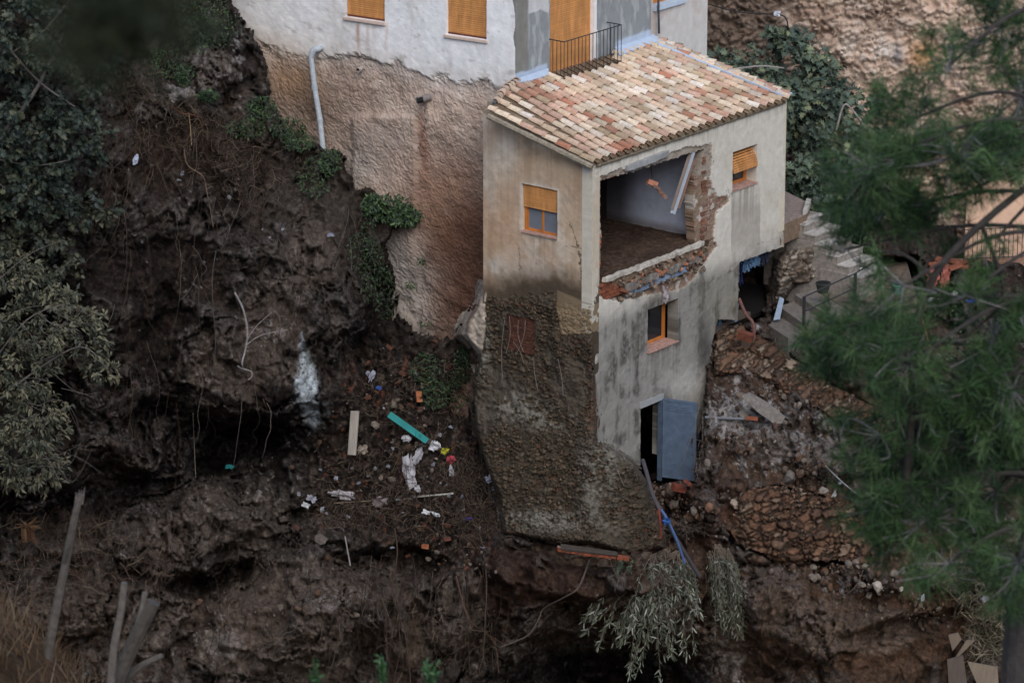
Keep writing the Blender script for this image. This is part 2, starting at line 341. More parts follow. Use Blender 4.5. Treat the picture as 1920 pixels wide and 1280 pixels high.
CREG = [  # centre, radii, colour, strength: kinds of ground, damp rock, and shade painted into hollows
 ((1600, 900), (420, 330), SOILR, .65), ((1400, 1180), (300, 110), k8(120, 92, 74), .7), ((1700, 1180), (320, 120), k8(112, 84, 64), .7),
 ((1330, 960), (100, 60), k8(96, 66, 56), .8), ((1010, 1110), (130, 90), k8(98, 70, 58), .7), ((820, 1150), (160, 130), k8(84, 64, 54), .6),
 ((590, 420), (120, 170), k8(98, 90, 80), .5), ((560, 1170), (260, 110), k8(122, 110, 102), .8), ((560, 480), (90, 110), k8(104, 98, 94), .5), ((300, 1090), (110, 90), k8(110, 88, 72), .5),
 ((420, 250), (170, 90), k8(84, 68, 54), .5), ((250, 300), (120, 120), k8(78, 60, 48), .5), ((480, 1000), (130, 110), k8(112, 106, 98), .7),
 ((620, 500), (120, 130), k8(78, 74, 72), .4), ((260, 620), (160, 180), k8(34, 30, 28), .85), ((560, 720), (110, 170), k8(34, 32, 31), .85), ((400, 840), (170, 90), k8(26, 24, 24), .9), ((120, 960), (150, 80), k8(30, 26, 24), .8), ((300, 500), (190, 120), k8(44, 39, 37), .6), ((750, 1200), (150, 80), k8(84, 66, 54), .6), ((690, 640), (60, 120), k8(26, 24, 23), .9), ((120, 1230), (250, 100), k8(100, 74, 54), .6), ((700, 860), (150, 120), k8(48, 42, 38), .8), ((780, 1000), (180, 60), k8(44, 38, 34), .8)]  # near-black entries: damp rock, plus painted shade in cave, gully and left hollow
PALES = [((395, 120), (70, 55), .9), ((340, 175), (60, 16), 1.), ((270, 205), (30, 22), .8), ((400, 700), (60, 90), .35), ((200, 870), (60, 40), .4), ((420, 1210), (48, 36), 1.1),
 ((640, 1130), (60, 26), .8), ((510, 620), (60, 60), .5), ((330, 1110), (50, 60), .4), ((1400, 780), (110, 70), .95), ((1440, 840), (110, 50), 1.0), ((1380, 700), (50, 30), .8), ((1560, 780), (60, 30), .6), ((1460, 1010), (60, 20), .5), ((1550, 860), (60, 50), .95),
 ((1360, 1090), (40, 120), .6), ((1360, 1230), (50, 60), .8), ((1600, 1110), (90, 30), .4), ((1330, 800), (40, 60), .7), ((1480, 770), (50, 30), .7), ((560, 800), (30, 60), .4), ((400, 960), (60, 40), .5), ((470, 930), (80, 60), .4), ((1390, 660), (60, 50), .7), ((1760, 1110), (120, 30), .3), ((1480, 1000), (80, 30), .3),((1900,900),(200,200),.3)]
LIME = [(566, 622), (574, 650), (590, 690), (598, 720), (594, 752), (602, 790), (590, 806), (576, 795), (566, 770), (556, 745), (552, 712), (560, 690)]
def terr_col(u, v, P, aux):
    n0, r1, n2, n3, g1, g2, i2, i3, small, ids, rock, pile, drip, h3 = aux
    col = np.tile(MUD, (len(u), 1)); nn = fbm(P * 2.0, 4, 77); nb = fbm(P * 8, 4, 78, .65); nc = fbm(P * A3([5, 5, 1.2]), 4, 79)
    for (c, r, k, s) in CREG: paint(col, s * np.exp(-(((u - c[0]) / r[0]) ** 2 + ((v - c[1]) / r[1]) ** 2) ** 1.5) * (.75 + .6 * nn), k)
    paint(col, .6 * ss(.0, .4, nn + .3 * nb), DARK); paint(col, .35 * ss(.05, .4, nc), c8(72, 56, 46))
    paint(col, .75 * rock * ss(-.25, .25, nb + .5 * (i2 - .4) - .3 * nn), ROCK * (.75 + .5 * i3)[:, None])
    m = np.zeros(len(u))
    for (c, r, s) in PALES: m = np.maximum(m, s * np.exp(-(((u - c[0]) / r[0]) ** 2 + ((v - c[1]) / r[1]) ** 2) ** 1.2))
    nf = fbm(P * 24, 3, 99, .7); paint(col, ss(.42, .50, m * .62 + .55 * nb + .25 * nn + .3 * (i3 - .5) + .2 * nf + .06 * rock) * .9, PALE * (0.7 + .5 * i3)[:, None])
    paint(col, ss(.5, .56, nb + .3 * nn + .1 * rock) * .35, PALE * .7)
    bm = np.zeros(len(u))
    for (a, b, ra, rb, h) in BOULD: bm = np.maximum(bm, np.sqrt(np.clip(1 - ((u - a) / ra) ** 2 - ((v - b) / rb) ** 2, 0, 1)))
    paint(col, ss(.1, .6, bm + .5 * nb) * .55, c8(104, 92, 83) * (1 + .3 * nb)[:, None])
    m = (1 - ss(-5, 4, sdf(u, v, LIME) + 9 * nb)) * ss(-.5, -.3, fbm(P * 7, 4, 55, .65)); paint(col, m * .95, c8(186, 194, 198))
    m = (1 - ss(-3, 3, sdf(u, v, [(606, 755), (618, 757), (622, 775), (608, 778)]) + 6 * nb)); paint(col, m * .7, c8(150, 156, 158))
    paint(col, (1 - ss(0, .08, g2)) * rock * .6, DARK * .7); col *= (1 + .35 * nf)[:, None]
    st = ss(.62, .7, ids) * ss(.3, .8, small); paint(col, st * (.2 + .4 * pile), c8(84, 74, 66) * (0.6 + .9 * ids)[:, None])
    st = ss(.955, .965, ids) * ss(.3, .8, small); paint(col, st * pile * .7, c8(112, 62, 44))
    return col
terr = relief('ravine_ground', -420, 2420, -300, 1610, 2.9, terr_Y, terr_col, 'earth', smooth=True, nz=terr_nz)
tag(terr, 'dark muddy ravine side of torn earth and rock', kind='structure')
TP = LAST['P']; TG = LAST['g']
def surf(u, v, off=0.12):
    i = int(np.clip(round((v - TG[1]) / TG[2]), 0, TP.shape[0] - 1)); j = int(np.clip(round((u - TG[0]) / TG[2]), 0, TP.shape[1] - 1))
    Y = TP[max(i - 2, 0):i + 3, max(j - 2, 0):j + 3, 1].min()
    return at(u, v, Y - off)
# near bank under the camera
def bank():
    xs = np.concatenate([np.arange(-60, -14, 3.), np.arange(-14, 14, .16), np.arange(14, 60, 3.)]); ys = np.concatenate([np.arange(-110, -64, 2.), np.arange(-64, -38, .2), np.arange(-38, -9, 1.5)])
    X, Y = np.meshgrid(xs, ys); X = X.ravel(); Y = Y.ravel()
    zz = CAM[2] + (Y - CAM[1]) * math.tan(-(PITCH + math.atan(640 / FPX))) - 1.3
    bx = at(-60, 1280, -50.)[0]
    Pn = np.stack([X, Y, zz], 1)
    zz = zz + 2.25 * np.exp(-((X - bx) / 1.5) ** 2 - ((Y + 50) / 7) ** 2) + .25 * fbm(Pn * .8, 4, 3) + .08 * fbm(Pn * 4, 3, 4)
    idx = np.arange(len(X)).reshape(len(ys), len(xs)); q = np.stack([idx[:-1, :-1], idx[:-1, 1:], idx[1:, 1:], idx[1:, :-1]], -1).reshape(-1, 4)
    n = fbm(Pn * 1.5, 4, 6); col = np.tile(c8(84, 66, 50), (len(X), 1)); paint(col, ss(0, .4, n), c8(60, 44, 30))
    V = np.stack([X, Y, zz], 1)
    o = mk('near_slope', V, q, col, 'earth', smooth=True); tag(o, 'earth bank in front of the ravine', kind='structure')
    return V
BANK = bank()
def plateau():
    xs = np.linspace(-120, 120, 40); ys = np.linspace(17, 200, 40); X, Y = np.meshgrid(xs, ys); X = X.ravel(); Y = Y.ravel()
    V = np.stack([X, Y, 2 + (Y - 17) * .12 + 2 * fbm(np.stack([X, Y, X * 0], 1) * .05, 3, 2)], 1)
    idx = np.arange(1600).reshape(40, 40); q = np.stack([idx[:-1, :-1], idx[:-1, 1:], idx[1:, 1:], idx[1:, :-1]], -1).reshape(-1, 4)
    tag(mk('hillside', V, q, c8(110, 95, 75), 'earth', smooth=True), 'hillside behind the houses', kind='structure')
plateau()
# ================================================================== the torn-open house
OCH = c8(202, 142, 84); ORW = c8(180, 112, 52); WHT = c8(214, 214, 210); GREYC = c8(150, 150, 148); RED = c8(156, 84, 58); PINKT = c8(176, 140, 126)
def n3(P, s, seed, o=4, g=.55): return fbm(P * s, o, seed, g)
hb = hp(0, 0, -3.2)
house = empty('damaged_house', hb, 'small three storey house with a tiled roof and its upper room torn open', 'house')
FRW = [(1104, 180), (1104, 600), (1114, 640), (1119, 760), (1122, 860), (1210, 900), (1300, 900), (1322, 800), (1333, 738), (1333, 690), (1336, 640), (1345, 598), (1384, 600), (1386, 492), (1469, 462), (1469, 160)]
HOLE = [(1127, 340), (1150, 333), (1200, 319), (1262, 299), (1300, 286), (1322, 280), (1318, 300), (1304, 330), (1303, 400), (1306, 452), (1312, 470), (1322, 478), (1300, 505), (1280, 520), (1245, 530), (1215, 545), (1180, 556), (1150, 560), (1128, 552), (1127, 500), (1130, 440)]
SCAR = [(1118, 334), (1160, 320), (1225, 300), (1290, 276), (1335, 272), (1336, 300), (1330, 335), (1345, 372), (1364, 366), (1366, 378), (1346, 395), (1338, 440), (1346, 462), (1330, 480), (1316, 498), (1300, 525), (1270, 545), (1230, 548), (1190, 560), (1160, 564), (1122, 556), (1120, 470), (1121, 400)]
W3 = [(1373, 287), (1419, 268), (1419, 341), (1373, 361)]; W2 = [(1214, 581), (1271, 560), (1271, 640), (1214, 663)]
DOORP = [(1201, 764), (1241, 748), (1241, 930), (1201, 930)]
def rectst(poly, f):
    q = [f(x, y) for x, y in poly]; a = [float(k[0]) for k in q]; b = [float(k[1]) for k in q]
    return ((a[0] + a[3]) / 2, (a[1] + a[2]) / 2, (b[2] + b[3]) / 2, (b[0] + b[1]) / 2)
def inr(a, b, r): return (a > r[0]) & (a < r[1]) & (b > r[2]) & (b < r[3])
r3 = rectst(W3, fr); r2 = rectst(W2, fr); rd = rectst(DOORP, fr)
def eave_z(t): return 4.30 + (t + .15) * .364
def f_keep(u, v, a, b, P):
    nn = n3(P, 7, 3); k = sdf(u, v, FRW) + 2.5 * nn < 0; k &= (sdf(u, v, HOLE) + 3.0 * n3(P, 9, 5, 3) > 0); k &= ~inr(a, b, r3) & ~inr(a, b, r2) & ~inr(a, b, rd); k &= (b < eave_z(0) - .06)
    return k
def f_col(u, v, a, b, P):
    n = len(u); col = np.tile(c8(208, 202, 190), (n, 1)); nl = n3(P, .8, 1); nm = n3(P, 3, 2); nh = n3(P, 12, 4)
    st = fbm(P * A3([5, 5, .45]), 4, 12); st2 = fbm(P * A3([11, 11, .8]), 4, 13)
    low = ss(-10, 45, v - (585 - (u - 1110) * .42) + 25 * nl)          # bare weathered concrete below the painted storey
    paint(col, low * (.92), c8(130, 127, 121)); paint(col, low * ss(.0, .4, .6 * st + .8 * nm + .3 * nl) * .7, c8(84, 81, 75)); paint(col, low * ss(.05, .4, .7 * st2 + .6 * nm) * .55, c8(54, 52, 48)); paint(col, low * ss(.2, .5, nh + .4 * nm) * .35, c8(160, 158, 152))
    paint(col, low * ss(.15, .5, -nl - .4 * nm) * .6, c8(150, 148, 142))
    paint(col, .5 * ss(0, .5, nl + .4 * nm) * (1 - low), c8(186, 176, 158)); 
    g = ((u > 1371) & (u < 1425) & (v > 350)); paint(col, g * ss(340, 400, v) * (1 - ss(455, 500, v)) * .7, c8(158, 150, 140))
    paint(col, ss(1455, 1466, u + 6 * nm) * ss(340, 390, v) * .4, c8(150, 138, 116))
    dm = np.exp(-(((u - 1355) / 40) ** 2 + ((v - 560) / 60) ** 2)); paint(col, dm * .4 * (1 + st), c8(120, 116, 96))
    dm = np.exp(-(((u - 1322) / 14) ** 2 + ((v - 660) / 70) ** 2)); paint(col, dm * .8, c8(52, 50, 50))
    dm = np.exp(-(((u - 1290) / 50) ** 2 + ((v - 720) / 30) ** 2)); paint(col, dm * .6, c8(190, 188, 180))
    paint(col, ss(-2, 2, (1119 + 4 * nm + 4 * nh) - u) * (v > 330) * (v < 700) * .6, c8(200, 192, 174))
    for r_, ln_ in ((r3, 1.3), (r2, 1.2)): paint(col, ss(r_[0] - .05, r_[0] + .05, a) * ss(r_[1] + .05, r_[1] - .05, a) * (b < r_[2]) * ss(r_[2] - ln_, r_[2], b) * ss(-.25, .25, fbm(P * A3([14, 14, .5]), 3, 18)) * .45, c8(96, 88, 78))
    paint(col, ss(3.7, 4.25, b) * ss(-.1, .3, fbm(P * A3([16, 16, .7]), 3, 19)) * .35 * (1 - low), c8(140, 128, 112))
    d = sdf(u, v, SCAR) + 4 * nm + 4 * nh; sc = 1 - ss(-1, 1.5, d)
    row = np.floor(b / .075); bx = a / .26 + .5 * (row % 2); mort = (np.abs(b / .075 - row - .5) > .38) | (np.abs(bx - np.floor(bx) - .5) > .45)
    bc = np.where(mort[:, None], c8(150, 138, 124), c8(126, 94, 80) * (.75 + .5 * _h(np.floor(bx).astype(int), row.astype(int), row.astype(int) * 0, 3))[:, None])
    paint(col, sc, bc); mud = ss(-.35, .15, nm + .3 * nh) * np.where(u > 1180, .92, .3); paint(col, sc * mud, c8(132, 112, 94)); paint(col, sc * ss(.25, .4, n3(P, 5, 31)) * .8, c8(190, 184, 174))
    paint(col, sc * (v < 330) * .85, c8(152, 142, 130))
    # cracks
    hf = n3(P, 26, 14, 3); hg = n3(P, 26, 15, 3)
    for pl_, w_ in CRK:
        dd = seg(u + 7 * nh + 4 * hf, v + 6 * nm + 5 * hg, pl_); paint(col, (1 - ss(w_ * .3, w_ * .8, dd + .5 * hf)) * .6, c8(48, 44, 40))
    paint(col, .12 * (nh + .5), c8(120, 110, 100)); return col
def seg(u, v, pl_):
    d = np.full(len(u), 1e9)
    for (x0, y0), (x1, y1) in zip(pl_[:-1], pl_[1:]):
        t = np.clip(((u - x0) * (x1 - x0) + (v - y0) * (y1 - y0)) / ((x1 - x0) ** 2 + (y1 - y0) ** 2 + 1e-9), 0, 1); d = np.minimum(d, np.hypot(u - x0 - t * (x1 - x0), v - y0 - t * (y1 - y0)))
    return d
CRK = [([(1130, 338), (1160, 328), (1200, 318)], 1.2), ([(1112, 640), (1112, 570), (1120, 552)], 1.6), ([(1330, 340), (1336, 300), (1328, 275)], 1.3), ([(1340, 390), (1372, 366), (1362, 350)], 1.2),
       ([(1290, 540), (1330, 530), (1385, 500)], .8), ([(1420, 455), (1445, 450), (1468, 440)], .8)]
def f_disp(u, v, a, b, P):
    d = sdf(u, v, SCAR) + 4 * n3(P, 3, 2) + 4 * n3(P, 12, 4); sc = 1 - ss(-1, 1.5, d)
    low = ss(-10, 45, v - (585 - (u - 1110) * .42))
    return -.045 * sc - .03 * sc * n3(P, 9, 8) + .008 * n3(P, 6, 9) * (1 + low) + .02 * n3(P, .7, 10)
slab('front_wall', C0, R, Z, -L, 0.0, 7.86, -3.6, 4.4, .022, f_keep, .30, f_col, 'plaster', house, f_disp)
# side wall
WL = [(979, 345), (1045, 357), (1045, 449), (979, 434)]
q = [fl(x, y) for x, y in WL]; rl = ((float(q[1][0]) + float(q[2][0])) / 2, (float(q[0][0]) + float(q[3][0])) / 2, (float(q[2][1]) + float(q[3][1])) / 2, (float(q[0][1]) + float(q[1][1])) / 2)
def s_keep(u, v, a, b, P): return ~inr(a, b, rl) & (b < eave_z(a) - .06) & (v > 213 + (u - 916) * .49) & (sdf(u, v, [(900, 100), (1130, 100), (1130, 720), (900, 720)]) < 0)
def s_col(u, v, a, b, P):
    n = len(u); nl = n3(P, .9, 21); nm = n3(P, 3, 22); nh = n3(P, 12, 23); st = fbm(P * A3([4, 4, .5]), 4, 24)
    col = np.tile(c8(184, 160, 136), (n, 1)); paint(col, ss(-.1, .35, nl + .5 * nm) * .75, c8(204, 194, 180)); paint(col, ss(.0, .5, st - .2 * nl) * .5, c8(158, 128, 102)); paint(col, ss(.1, .5, nm + .5 * nh) * .3, c8(142, 122, 104))
    for cu, cv, ru, rv, k, s in ((945, 300, 30, 50, c8(212, 200, 184), .8), (1000, 390, 55, 60, c8(208, 196, 180), .6), (940, 500, 30, 25, c8(196, 190, 178), .8), (1080, 480, 25, 80, c8(206, 188, 162), .5), (960, 420, 40, 90, c8(182, 140, 102), .5), (1030, 310, 60, 30, c8(206, 180, 150), .5)):
        paint(col, s * np.exp(-(((u - cu) / ru) ** 2 + ((v - cv) / rv) ** 2) ** 1.5) * (1 + nm), k)
    paint(col, inr(a, b, (rl[0] - .02, rl[1] + .02, rl[2] - 1.0, rl[2])) * ss(rl[2] - 1.0, rl[2], b) * ss(-.2, .3, fbm(P * A3([14, 14, .5]), 3, 18)) * .4, c8(130, 108, 88)); paint(col, ss(-.05, .3, fbm(P * A3([13, 13, .6]), 3, 17)) * .2, c8(140, 118, 98))
    top = 515 + 22 * nm + 14 * nl + (u - 920) * .10
    paint(col, ss(-16, 2, v - top) * .35, c8(150, 122, 96))
    arc = 545 - 22 * np.sin((u - 918) / 190 * math.pi) - 8
    paint(col, ss(-34, 22, v - arc - 18 * nm - 6 * nh), c8(84, 72, 58)); 
    dk = .28 * np.exp(-((v - 14 * nm - (534 + np.abs(u - 1020) * .25)) / 12) ** 2) * ss(930, 990, u) * (1 - ss(1060, 1110, u)); paint(col, dk * .8 * (1 + .6 * nm), c8(62, 58, 54))
    pl_ = (1 - ss(0, 3, sdf(u, v, [(1045, 545), (1110, 575), (1112, 622), (1046, 628)]) + 3 * nm)); paint(col, pl_ * .8, c8(134, 116, 92))
    sto = ss(560, 600, v + 14 * nm - .1 * (u - 918)) * (1 - pl_); paint(col, sto, c8(74, 64, 52) * (1 + .25 * nh)[:, None])
    for p_, w_ in (([(1085, 470), (1090, 484), (1087, 500), (1090, 518), (1088, 536)], 1.5), ([(1066, 415), (1078, 440), (1086, 470)], .55), ([(974, 465), (976, 480), (974, 505)], 1.0), ([(1040, 458), (1080, 462), (1104, 470)], .5)):
        paint(col, (1 - ss(w_ * .4, w_ * .9, seg(u + 5 * nh + 3 * n3(P, 26, 14, 3), v + 5 * nm, p_) + .8 * nm)) * .8, c8(38, 34, 30))
    fr_ = np.exp(-(np.abs(sdf(u, v, WL)) / 4.0) ** 4) * ss(-.2, .2, nm + .3); paint(col, fr_ * .6, c8(212, 206, 194))
    paint(col, ss(-1.5, 2.5, u - 1103 - 5 * nm - 2 * nh) * (v < 540) * .7, c8(200, 190, 172))
    paint(col, (1 - ss(3, 9, v - (207 + (u - 918) * .5) - 6 - 6 * nm)) * .85, c8(140, 130, 112)); return col
def s_disp(u, v, a, b, P):
    low = ss(560, 600, v); f1, f2, i = voro(a * 7, b * 9, 3)
    return .012 * n3(P, 5, 25) + .03 * n3(P, .8, 26) + low * (.06 * ss(0, .3, f2 - f1) * i + .04 * n3(P, 8, 27)) - .05 * (1 - ss(0, 3, sdf(u, v, [(950, 588), (1003, 600), (1003, 668), (952, 655)])))
slab('side_wall', C0 + .003 * R, L, Z, -R, 0.0, 3.25, -1.6, 5.6, .022, s_keep, .28, s_col, 'plaster', house, s_disp)
# rear and end walls, so the house is a closed volume
mb = MB(); mb.box(C0, R, Z, L, .29, 7.9, -3.6, 5.2, 3.2, 3.35, c8(150, 140, 126)); mb.build('rear_wall', 'plaster', house)
pe0 = hp(7.84, .0, 0); pe1 = hp(6.75, 3.2, 0); ed = (pe1 - pe0); el = np.linalg.norm(ed); ed /= el
mb = MB(); mb.add([pe0 + Z * .95, pe1 + Z * .95, pe1 + Z * 5.3, pe0 + Z * 4.24, pe0 - R * .25 + Z * .95, pe1 - R * .25 + Z * .95, pe1 - R * .25 + Z * 5.3, pe0 - R * .25 + Z * 4.2],
       [[0, 1, 2, 3], [7, 6, 5, 4], [0, 3, 7, 4], [1, 5, 6, 2], [3, 2, 6, 7], [0, 4, 5, 1]], c8(200, 190, 172)); mb.build('end_wall', 'plaster', house)
# rooms: floors, ceiling, partition
sp = float(fr(1309, 450, .3)[0]); zf = 1.42
def floor_col(u, v, a, b, P): 
    col = np.tile(c8(84, 68, 58), (len(u), 1)); paint(col, ss(0, .4, n3(P, 2, 61)) * .5, c8(58, 46, 40)); return col
slab('room_floor', C0 + Z * zf, R, L, Z, .31, 7.6, .04, 3.18, .05, lambda u, v, a, b, P: (a < 7.6 - b * .33), .20, floor_col, 'earth', house, lambda u, v, a, b, P: .05 * n3(P, 2, 62) + .03 * n3(P, 8, 63))
def pcol(u, v, a, b, P):
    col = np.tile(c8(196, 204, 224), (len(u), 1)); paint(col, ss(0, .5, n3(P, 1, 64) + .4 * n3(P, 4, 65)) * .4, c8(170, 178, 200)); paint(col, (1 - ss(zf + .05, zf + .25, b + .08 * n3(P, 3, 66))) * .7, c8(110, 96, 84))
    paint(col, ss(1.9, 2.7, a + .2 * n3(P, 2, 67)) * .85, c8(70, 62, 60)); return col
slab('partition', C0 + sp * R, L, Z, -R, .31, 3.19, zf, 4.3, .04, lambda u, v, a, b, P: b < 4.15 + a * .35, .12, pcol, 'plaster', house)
mb = MB()
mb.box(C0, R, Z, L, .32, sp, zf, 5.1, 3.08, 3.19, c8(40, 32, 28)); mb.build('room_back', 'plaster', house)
mb = MB(); mb.add([hp(.3, .3, 4.18), hp(7.55, .3, 4.18), hp(6.5, 3.18, 5.2), hp(.3, 3.18, 5.2), hp(.3, .3, 4.28), hp(7.55, .3, 4.28), hp(6.5, 3.18, 5.34), hp(.3, 3.18, 5.34)], [[0, 3, 2, 1], [4, 5, 6, 7], [0, 1, 5, 4], [1, 2, 6, 5], [2, 3, 7, 6], [3, 0, 4, 7]], c8(150, 150, 156)); mb.build('ceiling', 'plaster', house)
mb = MB(); mb.box(C0, R, L, Z, .3, 6.9, .31, 3.15, -1.2, -1.0, c8(90, 80, 70)); mb.build('lower_floor', 'plaster', house)
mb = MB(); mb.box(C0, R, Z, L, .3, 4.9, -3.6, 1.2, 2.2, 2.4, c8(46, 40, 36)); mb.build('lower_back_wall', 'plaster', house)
# torn edge of the upper floor
e0 = hp(.36, -.01, 1.46); e1 = hp(4.30, -.01, 1.40)
def broken_bar(name, p0, p1, hh, dd, col, n=40, amp=.03, m='stone', parent=None, dirN=None):
    p0 = A3(p0); p1 = A3(p1); T = (p1 - p0) / np.linalg.norm(p1 - p0); N = -L if dirN is None else dirN; U = np.cross(N, T); U = U if U[2] > 0 else -U
    ln = np.linalg.norm(p1 - p0); k = 8; V = []
    for i in range(n):
        for j in range(k):
            th = 2 * math.pi * j / k + math.pi / 8; cx = max(-1, min(1, 2.2 * math.cos(th))); cy = max(-1, min(1, 2.2 * math.sin(th)))
            V.append(p0 + T * ln * i / (n - 1) + N * dd * .5 * cx + U * hh * .5 * cy)
    V = A3(V); V += amp * np.stack([fbm(V * 6, 4, 91), fbm(V * 6 + 9, 4, 92), fbm(V * 6 + 20, 4, 93)], 1) * 2
    q = [[i * k + j, i * k + (j + 1) % k, (i + 1) * k + (j + 1) % k, (i + 1) * k + j] for i in range(n - 1) for j in range(k)]
    cc = np.tile(col, (len(V), 1)) * (1 + .35 * fbm(V * 5, 3, 94))[:, None]
    return mk(name, V, [q, [list(range(k))[::-1], [(n - 1) * k + j for j in range(k)]]], cc, m, parent)
broken_bar('floor_slab_edge', hp(.42, -.03, 1.40), hp(4.35, -.03, 1.40), .12, .12, c8(188, 180, 168), 70, .02, parent=house)
broken_bar('broken_floor_fill', hp(.75, .02, 1.24), hp(4.45, .02, 1.24), .22, .14, c8(112, 92, 76), 80, .06, parent=house)
broken_bar('broken_concrete_layer', hp(1.2, -.03, 1.03), hp(4.5, .0, 1.08), .16, .16, c8(118, 112, 106), 80, .05, parent=house)
broken_bar('blue_beam', hp(1.35, .03, .84), hp(3.75, .03, .90), .17, .10, c8(130, 146, 168), 12, .004, 'plaster', house)
broken_bar('broken_lintel', hp(1.25, -.02, 3.93), hp(2.9, -.02, 3.95), .16, .10, c8(150, 150, 150), 30, .015, 'plaster', house)
# broken brick courses left of the tear
k = 0
mb = MB()
for j in range(6):
    for i in range(5):
        if i * .26 + (j % 2) * .13 > 1.05 - j * .16 + rnd.uniform(-.1, .1): continue
        a = .30 + i * .26 + (j % 2) * .13; z = .90 + j * .085
        mb.box(hp(a + rnd.uniform(-.01, .01), rnd.uniform(-.02, .02), z), R, L, Z, 0, .245, 0, .12, 0, .075, c8(140, 84, 62) * rnd.uniform(.7, 1.15), .006)
for j in range(24):
    z = 1.5 + j * .085
    if rnd.random() < .5: mb.box(hp(4.34 + rnd.uniform(0, .06), rnd.uniform(-.01, .05), z), R, L, Z, 0, rnd.uniform(.10, .26), 0, .12, 0, .075, c8(132, 92, 74) * rnd.uniform(.7, 1.2), .01)
for j in range(14):
    if rnd.random() < .8: mb.box(hp(.28 + rnd.uniform(0, .03), rnd.uniform(0, .05), 1.45 + j * .085), R, L, Z, 0, rnd.uniform(.04, .1), 0, .12, 0, .07, c8(172, 100, 72) * rnd.uniform(.7, 1.1), .006)
for i in range(16):
    mb.cbox(hp(rnd.uniform(.9, 4.4), rnd.uniform(-.08, .02), rnd.uniform(.98, 1.2)), .22, .11, .06, [rnd.uniform(-.6, .6) for _ in range(3)], c8(166, 110, 84) * rnd.uniform(.6, 1.2))
tag(mb.build('exposed_brickwork', 'stone', house), kind='stuff')
mb = MB()
for i in range(150):
    s = rnd.uniform(.04, .12); mb.cbox(hp(rnd.uniform(.9, 4.5), rnd.uniform(-.12, .05), rnd.choice([1.17, 1.3, .97, .8]) + rnd.uniform(-.04, .05)), s, s * .7, s * .6, [rnd.uniform(-3, 3) for _ in range(3)], c8(120, 104, 90) * rnd.uniform(.5, 1.5), .012)
tag(mb.build('floor_rubble', 'stone', house), kind='stuff')
# windows -----------------------------------------------------------
def shutter(mb, O, A, N, a0, a1, z0, z1, d, col, bulge=0.0, n=None):
    n = n or max(3, int((z1 - z0) / .05)); h = (z1 - z0) / n
    for i in range(n):
        f0 = i / n; o = bulge * math.sin(max(0, 1 - f0) * 1.5) if bulge else 0
        c = col * rnd.uniform(.93, 1.05); mb.box(O, A, Z, N, a0, a1, z0 + i * h + .004, z0 + (i + 1) * h - .004, -d + o, -d + o + .014, c)
    mb.box(O, A, Z, N, a0, a1, z0, z1, -d - .02, -d - .006, col * .5) if not bulge else None
def window(name, parent, O, A, N, a0, a1, z0, z1, d, sill=True, panes=2, shut=None, lab=None, bulge=0, flip=False, fw=None):
    wroot = MB(); fw = fw or .055
    c = ORW
    wroot.box(O, A, Z, N, a0, a0 + fw, z0, z1, -d - .06, -d, c); wroot.box(O, A, Z, N, a1 - fw, a1, z0, z1, -d - .06, -d, c)
    wroot.box(O, A, Z, N, a0 + fw, a1 - fw, z0, z0 + fw, -d - .058, -d - .002, c); wroot.box(O, A, Z, N, a0 + fw, a1 - fw, z1 - fw, z1, -d - .058, -d - .002, c)
    iw = (a1 - a0 - 2 * fw) / panes
    for i in range(panes):
        b0 = a0 + fw + i * iw + .003; b1 = b0 + iw - .006; off = -.012 - .018 * (i % 2); g = .035
        wroot.box(O, A, Z, N, b0, b0 + g, z0 + fw, z1 - fw, -d + off - .03, -d + off, c * 1.08); wroot.box(O, A, Z, N, b1 - g, b1, z0 + fw, z1 - fw, -d + off - .03, -d + off, c * 1.08)
        wroot.box(O, A, Z, N, b0 + g, b1 - g, z0 + fw, z0 + fw + g, -d + off - .028, -d + off - .002, c * 1.08); wroot.box(O, A, Z, N, b0 + g, b1 - g, z1 - fw - g, z1 - fw, -d + off - .028, -d + off - .002, c * 1.08)
    o = wroot.build(name, 'wood', parent); 
    for i in range(panes):
        b0 = a0 + fw + i * iw + .003; b1 = b0 + iw - .006; off = -.012 - .018 * (i % 2)
        MB().box(O, A, Z, N, b0 + .03, b1 - .03, z0 + fw + .03, z1 - fw - .03, -d + off - .02, -d + off - .014, (c8(112, 118, 126) if panes > 1 else c8(34, 36, 40))).build('pane', 'glass', o)
    if shut is not None:
        m_ = MB(); shutter(m_, O, A, N, a0 + .01, a1 - .01, shut, z1, d - .03, OCH, bulge); m_.build('shutter', 'wood', o)
    if sill:
        MB().box(O, A, Z, N, a0 - .0, a1 + .0, z0 - .0, z0 + .035, -d, .05, PINKT, .003).build('sill', 'stone', o)
    return o
window('window', house, C0, L, -R, rl[0], rl[1], rl[2], rl[3], .10, shut=rl[2] + .52 * (rl[3] - rl[2]))
window('window', house, C0, R, -L, r3[0], r3[1], r3[2], r3[3], .30, shut=r3[2] + .45 * (r3[3] - r3[2]), bulge=.30, panes=1, fw=.07)
w2o = window('window', house, C0, R, -L, r2[0] , r2[1], r2[2], r2[3], .38, panes=1, fw=.075)
